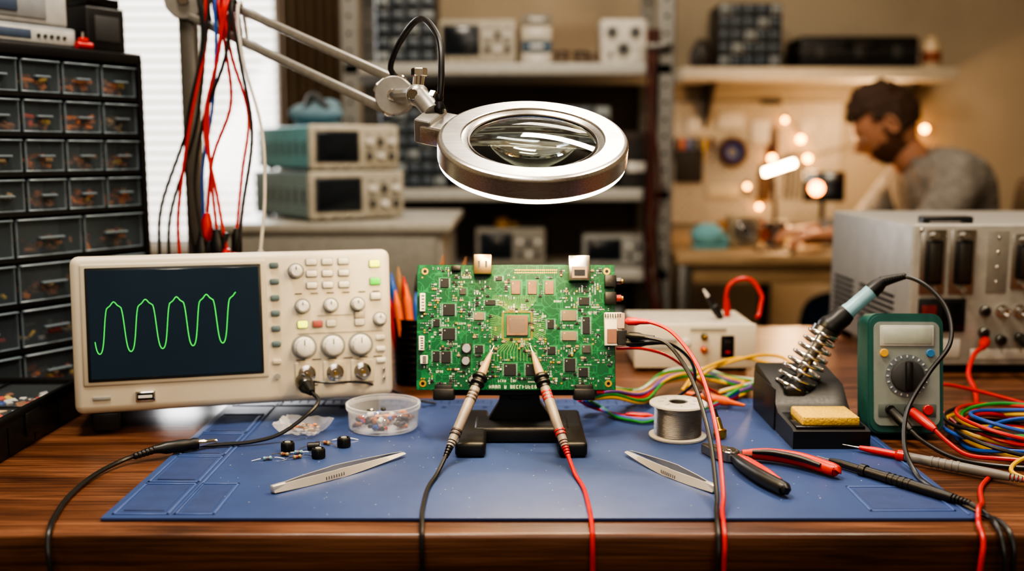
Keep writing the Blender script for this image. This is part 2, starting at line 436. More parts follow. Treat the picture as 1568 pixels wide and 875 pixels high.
# ------------------------------------------------------------------ PCB in holder
board=MB('circuit_board',(-.0985,1.000,.0585),(-13,0,0))
b=board; U=.000679
BW,BH=302*U,191*U
b.b2((0,0,0),(BW,.0016,BH),pcbm,.0004,1)
def comp(cx,cz,w,h,t,mt,bev=.0003,y=0):
    b.box((cx*U,-t/2-y,cz*U),(w*U,t,h*U),mt,bev,1)
chipd=mat('chip_black','#1d1e21',.4); chipb=mat('chip_brown','#7d6250',.4,.15,col2='#6f5645',scale=80); chiptan=mat('chip_tan','#7d705f',.4,.2)
tin=mat('tin','#d6d4ce',.22,1); cer=mat('ceramic_tan','#a08560',.5); whp=mat('connector_white','#dcd9cc',.5); ecap=mat('cap_silver','#b5b5b2',.28,.9)
big=[(153,98,33,31,.0022,chipb),(151,156,14,21,.0012,chipb),(176,156,14,21,.0012,chipb),(202,156,14,21,.0012,chipb),
 (49,122,18,18,.0016,chipd),(49,85,19,18,.0016,chipd),(232,113,22,16,.0015,chiptan),(232,82,22,14,.0016,chiptan),(142,31,18,18,.0015,chipd),(175,31,18,18,.0015,chipd),
 (233,38,16,20,.002,chipd),(253,27,14,14,.0018,chipd),(45,50,14,18,.0016,chipd),(30,51,10,16,.0016,chipd),(42,163,13,14,.0015,chipd),(258,62,13,12,.002,dgrey),
 (95,112,15,12,.0016,chiptan),(112,133,16,8,.0013,chipd),(204,100,10,14,.0013,chipd),(258,98,11,26,.0014,chipd),(95,62,12,12,.0014,chipd),(205,60,12,12,.0013,chipd),(70,150,10,10,.002,dgrey),(30,102,10,12,.0015,chipd),(125,170,10,7,.0013,chipd),(255,135,16,12,.0015,chipd)]
for cx,cz,w,h,t_,mt in big:
    comp(cx,cz,w,h,t_,mt,.0004,y=.0003)
    if mt is chipd or mt is chiptan:
        n=int(h/2.2)
        for i in range(n):
            z=cz-h/2+(i+.5)*h/n
            for sx in (-1,1): comp(cx+sx*(w/2+.9),z,2.2,.9,.0005,tin,0)
    comp(cx,cz,w+6,h+4,.0001,pcbtrace,0)
    comp(cx-w*.32,cz+h*.3,1.6,1.6,t_+.0004,lgrey,0)
comp(153,98,25,23,.0026,mat('chip_lid','#6e5f55',.38,.15),.0004)
for i in range(20):
    a=153-20+i*2.1
    comp(a,98+21,.9,3.2,.0003,gold,0);comp(a,98-21,.9,3.2,.0003,gold,0)
    comp(153-22,98-20+i*2.1,3.2,.9,.0003,gold,0);comp(153+22,98-20+i*2.1,3.2,.9,.0003,gold,0)
for cx,cz,r in ((76,63,7),(75,44,6.5),(84,16,4.5),(100,40,4)):
    comp(cx,cz,r*2.2,r*2.2,.001,chipd)
    b.lathe([(0,0),(r*U,0),(r*U,.004),(r*U*.85,.0048),(0,.0048)],ecap,T(cx*U,-.0008,cz*U)@R(90,0,0),20)
brass=mat('usb_shell_warm','#b39a72',.3,.9)
b.b2((87*U,-.0135,175*U),(114*U,-.0005,205*U),brass,.0008,2)
b.b2((90*U,-.0115,205.2*U),(111*U,-.0025,205.6*U),blackgl)
for k in (95,106): b.box((k*U,-.0138,190*U),(3*U,.0006,10*U),dgrey)
b.b2((231*U,-.0155,165*U),(263*U,-.0005,203*U),tin,.0008,2)
b.b2((235*U,-.0162,168*U),(259*U,-.0150,186*U),chiptan,.0004,1); b.b2((239*U,-.0166,172*U),(255*U,-.015,181*U),blackgl)
b.b2((236*U,-.013,203.2*U),(258*U,-.003,203.6*U),blackgl)
b.box((60*U,-.004,185*U),(14*U,.008,8*U),black,.0005)
for z in (165,139):
    b.b2((286*U,-.010,(z-9)*U),(303*U,-.0005,(z+9)*U),black,.0006,2)
    b.cyl((303*U,-.0055,z*U),(311*U,-.0055,z*U),.0036,steeld if z>150 else mat('jack_red','#8a2a1e',.4),seg=16); b.cyl((303*U,-.0055,z*U),(314*U,-.0055,z*U),.0022,gold,seg=12)
for cx,cz,w,h in ((9,133,8,28),(8,71,8,22),(12,46,11,13)):
    comp(cx,cz,w,h,.006,whp,.0004)
    for k in range(5): comp(cx+1,cz-h*.35+k*h*.175,w*.5,1.2,.0064,dgrey,0)
b.b2((285*U,-.011,67*U),(311*U,-.0005,117*U),whp,.0008,2)
b.b2((288*U,-.0118,70*U),(303*U,-.010,92*U),mat('conn_brown','#7d5a4e',.5),.0004,1)
b.b2((303*U,-.0125,92*U),(315*U,-.002,116*U),mat('conn_pinkgrey','#a8918a',.5),.0006,1)
b.b2((303*U,-.0125,68*U),(318*U,-.002,90*U),black,.0006,1)
for k in range(7): b.box((286*U+k*.0025,-.0122,112*U),(.0012,.001,.004),dgrey)
for cx,cz in ((12,181),(290,181),(10,10),(291,10)):
    b.lathe([(.0017,.0002),(.0036,.0002),(.0036,.0005),(.0017,.0005)],gold,T(cx*U,0,cz*U)@R(90,0,0),20)
    b.lathe([(0,.0003),(.0018,.0003),(.0018,.0006),(0,.0006)],blackgl,T(cx*U,0,cz*U)@R(90,0,0),16)
for i in range(22): comp(150+i*3,183,1.6,1.6,.0006,gold,0); comp(150+i*3,179,1.6,1.6,.0006,gold,0)
for i in range(18): comp(170+i*2.2,12.5,1.1,2.2,.0003,silk,0)
def silktext(x,z,n_,s_,seed):
    r_=random.Random(seed)
    for i in range(n_):
        X=x+i*s_*1.35
        if r_.random()<.1: continue
        comp(X-s_*.35,z,s_*.22,s_*1.5,.0002,silk,0)
        if r_.random()<.7: comp(X,z+s_*.65,s_*.7,s_*.22,.0002,silk,0)
        if r_.random()<.6: comp(X,z-s_*.65,s_*.7,s_*.22,.0002,silk,0)
        if r_.random()<.5: comp(X,z,s_*.7,s_*.22,.0002,silk,0)
        if r_.random()<.5: comp(X+s_*.35,z,s_*.22,s_*1.4,.0002,silk,0)
silktext(112,5,20,3.4,1);silktext(125,14,9,2.4,2);silktext(22,28,7,2.2,3);silktext(210,135,8,2.0,4);silktext(60,101,6,2.0,5);silktext(262,118,5,2,6);silktext(190,70,5,2,7);silktext(70,172,5,2.2,8)
rnd=random.Random(11)
for k in range(190):
    x=rnd.uniform(20,280);z=rnd.uniform(12,180)
    dirx=rnd.choice((-1,1));L1=rnd.uniform(6,34);L2=rnd.uniform(3,14)
    pts=[(x,z),(x+dirx*L1,z),(x+dirx*(L1+L2),z+rnd.choice((-1,1))*L2)]
    if rnd.random()<.5: pts=[(x,z),(x,z+dirx*L1*.7),(x+L2,z+dirx*(L1*.7+L2))]
    for (xa,za),(xb,zb) in zip(pts,pts[1:]):
        xa,xb=[min(max(q,4),298) for q in (xa,xb)];za,zb=[min(max(q,4),187) for q in (za,zb)]
        dx,dz=xb-xa,zb-za;Ln=math.hypot(dx,dz)
        if Ln<.5: continue
        b.box(((xa+xb)/2*U,-.00008,(za+zb)/2*U),(Ln*U,.00016,.55*U),pcbtrace,rot=(0,-math.degrees(math.atan2(dz,dx)),0))
brt=mat('trace_bright','#8fbf62',.35)
def seg_(xa,za,xb,zb,mt=brt,w=.45):
    dx,dz=xb-xa,zb-za;Ln=math.hypot(dx,dz)
    b.box(((xa+xb)/2*U,-.0001,(za+zb)/2*U),(Ln*U,.0002,w*U),mt,rot=(0,-math.degrees(math.atan2(dz,dx)),0))
for i in range(26):
    x=140+i*1.1
    seg_(x,120,150+(i-13)*2.6,136);seg_(150+(i-13)*2.6,136,150+(i-13)*2.6,144)
for i in range(14):
    seg_(140+i*2,76,118+i*5,58);seg_(118+i*5,58,118+i*5,44)
    seg_(176,84+i*2,196,70+i*3.4);seg_(130,84+i*2,112,76+i*3)
def free(x,z,m_=2):
    for cx,cz,w,h,_,_ in big+[(76,63,14,14,0,0),(75,44,14,14,0,0),(100,190,30,40,0,0),(247,184,34,42,0,0),(8,71,14,24,0,0),(9,133,14,28,0,0),(12,46,16,16,0,0),(298,92,34,52,0,0),(295,152,24,50,0,0),(155,7,100,12,0,0),(12,181,10,10,0,0),(290,181,10,10,0,0),(10,10,10,10,0,0),(291,10,10,10,0,0),(180,181,70,8,0,0)]:
        if abs(x-cx)<w/2+m_ and abs(z-cz)<h/2+m_: return False
    return True
n=0;tries=0;placed=set()
while n<680 and tries<14000:
    tries+=1
    x=rnd.uniform(6,296);z=rnd.uniform(7,186)
    x=round(x/4)*4;z=round(z/3.5)*3.5
    if (x,z) in placed or not free(x,z,2.4) or noise.noise(Vector((x*.045,z*.045,4.2)))<-.16: continue
    placed.add((x,z));n+=1
    hz=noise.noise(Vector((x*.03,z*.03,9)))>0
    k=rnd.random()
    if k<.66:
        w,h=(3.2,1.6) if hz else (1.6,3.0)
        mc_=rnd.choice((cer,chipd,chipd,whp,lgrey,chipd))
        comp(x,z,w,h,.0006,tin,0); comp(x,z,w*.55 if hz else w*1.02,h*1.02 if hz else h*.55,.00066,mc_,0)
    elif k<.80: comp(x,z,4.8,3.4,.0013,rnd.choice((chipd,chipd,chipd,cer,dgrey)),.0002);comp(x,z,5.8,1.0,.0004,tin,0)
    elif k<.88:
        b.lathe([(0,0),(1.4*U,0),(1.4*U,.0004),(0,.0004)],gold,T(x*U,0,z*U)@R(90,0,0),10)
    elif k<.93:
        comp(x,z,3.0,3.0,.0022,rnd.choice((ecap,whp,gold)),.0002)
    else:
        for q in range(3): comp(x-1.5+q*1.5,z,.6,2.6,.0002,silk,0)
board.done()

b=MB('board_holder_stand')
ft=black
b.b2((-.056,.945,.0038),(-.026,1.075,.019),ft,.004,3); b.b2((.046,.945,.0038),(.074,1.075,.019),ft,.004,3)
b.b2((-.040,.995,.0038),(.060,1.045,.020),ft,.004,3)
b.prism([(-.026,0),(.044,0),(.030,.02),(.024,.06),(.022,.10),(-.006,.10),(-.008,.06),(-.014,.02)],.014,ft,T(0,1.042,.018)@R(90,0,0))
b.box((.008,1.040,.09),(.024,.010,.10),ft,.003,2,rot=(-13,0,0))
b.box((.0035,1.021,.054),(.17,.010,.012),ft,.002,2,rot=(-13,0,0))
for x in (-.070,.074):
    b.box((x,1.003,.0535),(.022,.022,.012),ft,.002,2,rot=(-13,0,0))
    b.box((x,.9965,.0605),(.018,.003,.009),ft,.001,2,rot=(-13,0,0))
    b.box((x,1.012,.064),(.018,.012,.03),ft,.002,2,rot=(-13,0,0))
b.done()

# ------------------------------------------------------------------ test probes
probeg=mat('probe_grey','#8f867d',.4,col2='#7f766e'); bandd=mat('probe_band','#4a3d3a',.5)
def probe(name,tip,end,cable,cm,bm_,band):
    b=MB(name)
    t_=Vector(tip);e=Vector(end);d=e-t_;Ln=d.length;d.normalize()
    at=lambda s_: t_+d*(Ln*s_)
    b.prof(at(0),at(.07),[(0,0),(.0004,0),(.0010,1),(0,1)],chrome,12)
    b.prof(at(.06),at(.30),[(0,0),(.0014,0),(.0030,.3),(.0045,.75),(.0048,1),(0,1)],mat('probe_nose','#a88f72',.38),20)
    b.prof(at(.28),at(.40),[(0,0),(.0055,0),(.0078,.18),(.0078,.3),(.0060,.42),(.0060,.5),(.0074,.62),(.0074,.72),(.0055,.85),(.0055,1),(0,1)],bm_,20)
    b.prof(at(.40),at(.86),[(0,0),(.0050,0),(.0053,.3),(.0048,.8),(.0044,1),(0,1)],probeg,20)
    for s_ in (.44,.47,.50,.78,.81): b.prof(at(s_),at(s_+.014),[(0,0),(.0055,0),(.0055,1),(0,1)],band,20)
    for k in range(7):
        s_=.86+k*.022
        r=.0044-.0003*k
        b.prof(at(s_),at(s_+.014),[(0,0),(r,0),(r,1),(0,1)],probeg if bm_ is blackrub and k<3 else cm,14)
    b.prof(at(.85),at(1.01),[(0,0),(.0034,0),(.0018,1),(0,1)],cm,12)
    b.tube([at(1.0)]+cable,.0020,cm)
    b.done()
probe('oscilloscope_probe',(-.0185,1.0080,.1035),(-.063,.918,.014),[(-.0695,.885,.0065),(-.0745,.85,.0058),(-.0745,.80,.0058),(-.0722,.765,.0045),(-.0712,.7510,-.004),(-.0705,.746,-.03),(-.07,.745,-.12),(-.065,.75,-.3)],blackc,blackrub,bandd)
probe('oscilloscope_probe',(.0188,1.0080,.1035),(.0535,.918,.014),[(.0585,.885,.0065),(.0635,.85,.0058),(.0645,.80,.0058),(.064,.765,.0045),(.0635,.7510,-.004),(.0635,.746,-.03),(.0635,.745,-.12),(.06,.75,-.3)],redc,blackrub,redp)

# ------------------------------------------------------------------ magnifier lamp
lampe=emis('led_ring','#ffdca6',62)
lampr=emis('led_diffuser_rim','#fff0d2',16)
lens=mat('lens_glass','#e2f3ee',.015,rv=0,trans=1,ior=1.47)
LM=T(.0193,.93,.3155)@R(25,1.5,0)
b=MB('magnifier_lamp')
b.M=LM
b.lathe([(.0590,-.0205),(.0590,-.0200),(.0590,-.0095),(.0590,-.0050),(.0596,-.0044),(.0650,-.0018),(.0660,-.0014),(.0664,-.0004),(.0666,.0002),(.0672,.0006),(.0680,.0006),(.0835,.0006),(.0842,.0006),(.0868,-.0006),(.0882,-.0026),(.0885,-.0040),(.0885,-.0050),(.0885,-.0185),(.0885,-.0195),(.0880,-.0202),(.0862,-.0204),(.0858,-.0200)],brush,None,128)
b.lathe([(.0590,-.0202),(.0612,-.0206),(.0620,-.0195)],brush,None,96)
b.lathe([(.0620,-.0195),(.0860,-.0195)],lampe,None,96)
b.lathe([(.0874,-.0200),(.0874,-.0234),(.0868,-.0242),(.0850,-.0244),(.0838,-.0200)],lampr,None,96)
b.lathe([(.0584,-.0058),(.0600,-.0046),(.0608,-.0036),(.0600,-.0030),(.0584,-.0036)],mat('lens_bezel','#4d463e',.3,.9),None,96)
pr=[(0,.0020)]+[(.0590*i/12,.0020-.0065*(i/12)**2) for i in range(1,13)]+[(.0590,-.0110)]+[(.0590*i/12,-.0150+.004*(i/12)**2) for i in range(11,0,-1)]+[(0,-.0150)]
b.lathe(pr,lens,None,72)
NK=LM@R(0,0,158)
b.M=NK
b.b2((.074,-.020,-.0205),(.108,.022,-.0005),brush,.004,3)
b.b2((.096,-.018,-.021),(.114,.020,.004),alu,.003,3)
b.cyl((.100,-.008,.002),(.100,-.008,.010),.0050,blackrub)
b.M=Matrix()
kn=Vector((-.093,.996,.357)); jt=Vector((-.127,1.10,.362))
nk=NK@Vector((.104,-.004,.002))
b.tube([nk,(nk+kn)/2+Vector((0,0,.001)),kn],.0095,alu,seg=14); b.ball(kn,.0115,alu)
b.cyl(kn+Vector((-.004,-.014,0)),kn+Vector((.004,.014,0)),.0055,chrome)
b.cyl(kn,kn+Vector((.002,0,.022)),.0055,chrome); b.cyl(kn+Vector((.002,0,.018)),kn+Vector((.002,0,.026)),.0080,chrome,seg=6)
b.cyl(kn+Vector((.013,-.01,-.002)),kn+Vector((.019,-.012,-.003)),.0065,chrome,seg=6)
b.tube([kn,(kn+jt)/2,jt],.0078,alu,seg=12)
for off in (-.014,.007):
    b.cyl(jt+Vector((0,off,0)),jt+Vector((0,off+.007,0)),.0205,alu,seg=40)
b.cyl(jt+Vector((0,-.020,0)),jt+Vector((0,.016,0)),.0062,chrome,seg=20)
b.cyl(jt+Vector((0,-.023,0)),jt+Vector((0,-.019,0)),.0038,steeld,seg=6)
top=Vector((-.428,1.35,.500))
b.tube([jt+Vector((.012,0,-.010)),jt,jt+Vector((-.014,.01,.012))],.014,alu,flat=.7)
def bar(p,q,w,h,mt):
    p=Vector(p);q=Vector(q);d=(q-p);L_=d.length
    ax=d.normalized();sd=ax.cross(Vector((0,0,1))).normalized();up=sd.cross(ax)
    M_=Matrix((( ax.x,sd.x,up.x,0),(ax.y,sd.y,up.y,0),(ax.z,sd.z,up.z,0),(0,0,0,1)))
    b.box((0,0,0),(L_,w,h),mt,min(w,h)*.2,2,M=Matrix.Translation((p+q)/2)@M_)
up=Vector((.006,0,.0165))
bar(jt+up+Vector((-.004,0,0)),top+up,.011,.0095,alu); bar(jt-up,top-up,.011,.0095,alu)
b.cyl(jt+up+Vector((0,-.009,0)),jt+up+Vector((0,.009,0)),.006,chrome); b.cyl(jt-up+Vector((0,-.009,0)),jt-up+Vector((0,.009,0)),.006,chrome)
for off in (-.016,.010): b.cyl(top+Vector((0,off,0)),top+Vector((0,off+.007,0)),.026,alu,seg=40)
b.cyl(top+Vector((0,-.022,0)),top+Vector((0,.022,0)),.008,chrome)
b.b2((-.4385,1.341,.02),(-.4175,1.359,.492),mat('post_dark_metal','#6a665f',.42,.6),.002,2)
b.b2((-.4405,1.338,.0),(-.4155,1.362,.06),black,.003,2)
b.cyl((-.428,1.35,.0002),(-.428,1.35,.012),.045,black,seg=40)
c1=jt+Vector((-.004,-.004,.030))
cn=NK@Vector((.100,-.008,.006))
b.tube([jt+up,c1,jt+Vector((.010,-.02,.058)),jt+Vector((.034,-.06,.074)),Vector((-.072,.995,.412)),cn+Vector((.002,.004,.035)),cn],.0032,blackc,n=12,seg=10)
b.prof(cn+Vector((0,0,.014)),cn,[(0,0),(.0035,0),(.0045,.3),(.0038,.5),(.0060,.9),(.0060,1),(0,1)],blackrub)
b.done(ang=28)

# hanging leads on the lamp arm
b=MB('hanging_test_leads')
def armpt(s_): return top+(jt-top)*s_
leads=[(.085,-.462,.108,blackc,'clip',blackrub),(.10,-.452,.10,blackc,'probe',blackrub),(.13,-.425,.10,redc,'plug',blackrub),(.20,-.388,.17,redc,'plug',redp),(.22,-.374,.150,redc,'clip',blackrub),
       (.24,-.362,.125,redc,'clip',redp),(.27,-.345,.11,blackc,'probe',blackrub),(.30,-.312,.125,whic,'probe',probeg),(.15,-.408,.105,blackc,'probe',blackrub),(.26,-.394,.14,blackc,'clip',blackrub),(.23,-.352,.15,redc,'plug',blackrub),(.18,-.398,.155,bluec,'clip',blackrub)]
rl=random.Random(5)
for s_,xe,he,cm,kind,km in leads:
    p=armpt(s_)+Vector((0,0,.0235))
    ye=p.y-.035+rl.uniform(-.015,.015); L_=.055
    zt=he+L_
    dx=rl.uniform(-.025,.03)
    b.tube([p+Vector((.002,.020,-.045)),p+Vector((0,.014,-.012)),p+Vector((0,0,.004)),p+Vector((0,-.016,-.012)),p+Vector((dx*.4,-.026,-.07)),((p.x+xe)/2+dx,ye,(p.z+zt)/2),(xe+dx*.4,ye,zt+.07),(xe,ye,zt)],.0021,cm,seg=7)
    e0=(xe,ye,zt);e1=(xe+rl.uniform(-.006,.008),ye,zt-L_)
    if kind=='probe': b.prof(e0,(e1[0]+.006,e1[1],e1[2]-.02),[(0,0),(.0035,0),(.0060,.15),(.0058,.5),(.0078,.55),(.0055,.62),(.004,.85),(.0010,.9),(.0006,1),(0,1)],km,14)
    elif kind=='plug':
        b.prof(e0,e1,[(0,0),(.0035,0),(.0068,.2),(.0068,.7),(.0052,.75),(.0024,.76),(.0024,1),(0,1)],km,14)
    else:
        b.prof(e0,e1,[(0,0),(.004,0),(.0080,.25),(.0088,.5),(.0066,.8),(.0035,1),(0,1)],km,14)
        b.box(((e0[0]+e1[0])/2+.008,ye,(zt+e1[2])/2+.008),(.005,.009,.03),km,.001,rot=(0,14,0))
b.done()

# ------------------------------------------------------------------ small parts drawer cabinet
ex=Vector((.507,.862,0)).normalized(); yaw=math.degrees(math.atan2(ex.y,ex.x))
CW,CD,CH=.30,.16,.424
drawc=clear('drawer_clear','#7c8b96',.16,.18,.14)
drawe=mat('drawer_edge','#74828c',.35)
org=Vector((-.505,1.38,0))-ex*CW
b=MB('parts_drawer_cabinet',(org.x,org.y,.0003),(0,0,yaw))
fb=mat('cabinet_black','#131416',.4)
inn=mat('drawer_inner','#59636b',.5)
b.b2((0,0.004,0),(.006,CD,CH),fb,.001);b.b2((CW-.008,-.004,0),(CW,CD,CH),fb,.001);b.b2((0,-.004,CH-.006),(CW,CD,CH+.008),fb,.002);b.b2((0,-.004,0),(CW,CD,.006),fb,.001);b.b2((0,CD-.004,0),(CW,CD,CH),fb)
rc=random.Random(2)
pc=[mat('part_orange','#e8893a',.5),mat('part_tan','#d9ba8b',.5),mat('part_brown','#a0683f',.5),mat('part_red','#d04e36',.5),mat('part_grey','#b2b1b4',.4),mat('part_yellow','#e6c455',.5),mat('part_dark','#3a3a40',.5)]
z=CH-.004
rows=[(.0485,5)]*4+[(.056,3)]*4
for ri,(rh,nc) in enumerate(rows):
    zb=z-rh
    b.b2((.004,-.002,zb-.003),(CW-.004,CD,zb+.002),fb)
    cw=(CW-.014)/nc
    for i in range(nc):
        xa=.006+i*cw;xb=xa+cw
        b.b2((xa-.0015,.004,zb),(xa+.0015,CD,z),fb)
        b.b2((xa+.003,.0,zb+.004),(xb-.003,.0018,z-.007),drawc,.0006,1)
        b.b2((xa+.003,.045,zb+.004),(xb-.003,.047,z-.009),inn)
        b.b2((xa+.003,-.006,z-.009),(xb-.003,.003,z-.0065),drawe,.001,1)
        b.b2((xa+.002,-.0015,zb+.002),(xb-.002,.003,zb+.0045),drawe,.001,1)
        b.box(((xa+xb)/2,-.004,zb+rh*.45),(cw*.36,.007,.003),drawe,.001,2)
        b.b2((xa+.0025,-.0008,zb+.003),(xa+.004,.003,z-.009),drawe);b.b2((xb-.004,-.0008,zb+.003),(xb-.0025,.003,z-.009),drawe)
        fam=rc.choice((0,1,2,3,4,6)); q=rc.random()
        if ri in (2,3): fam=rc.choice((0,0,1,3,2))
        for k in range(rc.randint(12,26) if q>.12 else 3):
            c=(rc.uniform(xa+.010,xb-.010),rc.uniform(.006,.04),zb+.007+rc.uniform(0,rh*.34))
            mt=pc[fam] if rc.random()<.7 else rc.choice(pc)
            if rc.random()<.5: b.box(c,(rc.uniform(.005,.014),rc.uniform(.004,.01),rc.uniform(.003,.009)),mt,.0008,1,rot=(rc.uniform(0,90),0,rc.uniform(0,90)))
            else:
                a=rc.uniform(0,pi);l_=rc.uniform(.005,.009)
                b.cyl((c[0]-l_*cos(a),c[1],c[2]-l_*.3*sin(a)),(c[0]+l_*cos(a),c[1],c[2]+l_*.3*sin(a)),.0028,mt,seg=8)
    z=zb
b.done()
Mx=T(org.x,org.y,0)@R(0,0,yaw)
b=MB('label_printer',tuple(Mx@Vector((.075,.015,CH+.0085))),(0,0,yaw))
b.b2((0,0,0),(.140,.10,.026),mat('printer_grey','#7b7f84',.5),.004,3); b.b2((.004,-.001,.004),(.136,.004,.022),lgrey,.001)
b.b2((.02,-.002,.008),(.075,.002,.019),mat('label_blue','#47566e',.5),.001)
b.b2((.006,.004,.026),(.132,.095,.072),mat('printer_white','#b4b5b3',.5),.005,3);b.b2((.02,.002,.034),(.10,.006,.064),mat('printer_panel','#8e9296',.5),.001);b.b2((.025,.0,.040),(.06,.003,.058),mat('label_blue','#47566e',.5),.0005)
b.b2((.03,.02,.072),(.12,.09,.11),greyp,.004)
for k in range(5): b.cyl((.085+k*.009,-.003,.013),(.085+k*.009,.0,.013),.0025,dgrey,seg=10)
b.done()
b=MB('battery_pack',tuple(Mx@Vector((.235,.020,CH+.0085))),(0,0,yaw))
b.b2((0,0,0),(.060,.085,.060),black,.004,3);b.b2((.004,.004,.060),(.056,.08,.073),blackgl,.003,2);b.b2((.012,-.001,.015),(.05,.003,.048),dgrey,.001);b.b2((.02,.02,.073),(.04,.03,.08),redp,.002)
b.done()
b=MB('screw_clamp',tuple(Mx@Vector((.216,.006,CH+.0085))),(0,0,yaw))
b.cyl((-.010,-.002,.005),(.012,-.002,.005),.0048,redp);b.box((.0,-.002,.011),(.012,.008,.008),redp,.002);b.cyl((.0,-.002,.013),(.0,-.002,.022),.002,steel)
b.done()

# ------------------------------------------------------------------ open parts case bottom left
b=MB('component_case',(-.4985,.90,.0003),(0,0,0))
cl=clear('lid_clear','#8d9aa2',.05,.08,.10)
b.b2((-.16,0,0),(0,.225,.004),fb,.002);b.b2((-.16,0,0),(-.156,.225,.038),fb,.001);b.b2((-.004,0,0),(0,.225,.038),fb,.0015);b.b2((-.16,0,0),(0,.004,.038),fb,.0015);b.b2((-.16,.221,0),(0,.225,.038),fb,.0015)
for k in (1,2,3): b.b2((-.16,.055*k,.003),(0,.055*k+.002,.030),dgrey)
b.b2((-.08,0,.003),(-.078,.225,.030),dgrey)
for k in range(170):
    c=(rc.uniform(-.15,-.01),rc.uniform(.01,.215),rc.uniform(.012,.029))
    b.box(c,(rc.uniform(.004,.014),rc.uniform(.004,.012),rc.uniform(.003,.008)),rc.choice(pc+[steel,bluec,white]),.0008,1,rot=(rc.uniform(0,50),0,rc.uniform(0,90)))
b.b2((-.158,.002,.035),(-.002,.223,.0365),cl)
b.b2((-.001,.09,.012),(.003,.12,.036),black,.001)
for (a0,a1) in (((-.162,-.002,.034),(.002,.004,.043)),((-.162,.221,.034),(.002,.227,.043)),((-.004,-.002,.034),(.002,.227,.043)),((-.082,0,.034),(-.078,.225,.038)),((-.16,.110,.034),(0,.113,.038))): b.b2(a0,a1,fb,.0015)
b.done()

# ------------------------------------------------------------------ items on mat
zm=.0047
b=MB('parts_dish',(-.1400,1.056,zm-.0006))
dm=clear('dish_clear','#e8ecf0',.14,.10,.5)
b.lathe([(0,0),(.036,0),(.0375,.002),(.0385,.024),(.0405,.0245),(.0405,.027),(.0378,.027),(.0365,.003),(0,.0025)],dm,None,48)
b.lathe([(.0385,.0215),(.0402,.0218),(.0402,.023),(.0385,.023)],dm,None,48)
for k in range(90):
    a=rc.uniform(0,6.28);r=.032*math.sqrt(rc.random());c=Vector((r*cos(a),r*sin(a),.005+rc.uniform(0,.007)))
    mt=rc.choice([redp,bluec,pc[0],pc[2],black,white,chrome,black,pc[2],black])
    d=Vector((rc.uniform(-1,1),rc.uniform(-1,1),rc.uniform(-.2,.2))).normalized()*.0035
    if k%3: b.cyl(c-d,c+d,rc.uniform(.0016,.0030),mt,seg=10)
    else: b.ball(c,.003,mt,(1,1,.7),12)
    if k%4==0: b.tube([c-d*2.2,c+d*2.2],.0004,chrome,seg=5)
b.done()
for x,y in ((-.2246,.967),(-.1898,.946),(-.171,.983)):
    b=MB('rubber_knob_cap',(x,y,t+.0001))
    b.lathe([(0,0),(.0062,0),(.0066,.0008),(.0066,.0085),(.0058,.0098),(.0050,.0098),(.0048,.0088),(0,.0088)],black,None,24)
    for k in range(16): b.box((.0065*cos(k*pi/8),.0065*sin(k*pi/8),.0048),(.0006,.0006,.007),blackrub,rot=(0,0,k*22.5))
    b.lathe([(0,.0088),(.003,.0088),(.003,.0102),(0,.0105)],greyp,None,16)
    b.done()
b=MB('clear_parts_tray',(-.222,1.030,t+.0001),(0,0,-12))
ct=clear('crinkled_clear','#f4f4f4',.20,.06,.6)
nx,ny=22,16;vs=[];fs=[]
for i in range(nx+1):
    for j in range(ny+1):
        u=i/nx*2-1;v=j/ny*2-1
        w_=1+.12*noise.noise(Vector((u*2,v*2,1)))
        x=u*.027*w_;y=v*.019*w_
        e=max(abs(u),abs(v))
        z=.0008+ (.013*max(0,(e-.6)/.4)**1.3) + .004*abs(noise.noise(Vector((x*130,y*130,3))))
        vs.append((x,y,z))
for i in range(nx):
    for j in range(ny):
        a=i*(ny+1)+j;fs.append((a,a+1,a+ny+2,a+ny+1))
b.add(vs,fs,ct)
for k in range(40):
    b.box((rc.uniform(-.014,.014),rc.uniform(-.009,.009),.005+rc.uniform(0,.004)),(.0035,.002,.002),rc.choice((gold,steel,whp,pc[1],pc[0])),.0004,1,rot=(rc.uniform(0,90),0,rc.uniform(0,90)))
b.done(ang=20)
def resistor(x,y,a,body):
    b=MB('resistor',(x,y,t+.0022),(0,0,a))
    b.prof((-.0042,0,0),(.0042,0,0),[(0,0),(.0015,.02),(.0020,.12),(.0020,.24),(.0015,.3),(.0015,.7),(.0020,.76),(.0020,.88),(.0015,.98),(0,1)],body,12)
    for k,mt in enumerate((brownc,redp,black,gold)): b.prof((-.0022+k*.0013,0,0),(-.0017+k*.0013,0,0),[(0,0),(.0018,0),(.0018,1),(0,1)],mt,12)
    b.tube([(-.015,.001,-.0015),(-.008,0,0),(-.004,0,0)],.00042,chrome,seg=5);b.tube([(.004,0,0),(.009,0,0),(.016,-.002,-.0015)],.00042,chrome,seg=5)
    b.done()
rbl=mat('resistor_blue','#6fa3b8',.4)
for x,y,a,m_ in ((-.238,.938,20,rbl),(-.224,.951,-15,cer),(-.210,.943,35,cer),(-.212,.958,10,rbl),(-.190,.990,-30,cer),(-.176,1.004,15,rbl)): resistor(x,y,a,m_)
b=MB('electrolytic_capacitor',(-.200,.972,t+.004))
b.cyl((-.006,0,0),(.006,.002,0),.0038,black,seg=16);b.cyl((.006,.002,0),(.0068,.0022,0),.0036,chrome,seg=16);b.tube([(-.006,.001,0),(-.015,.001,-.003)],.0004,chrome,seg=5);b.tube([(-.006,-.001,0),(-.014,-.003,-.003)],.0004,chrome,seg=5)
b.done()
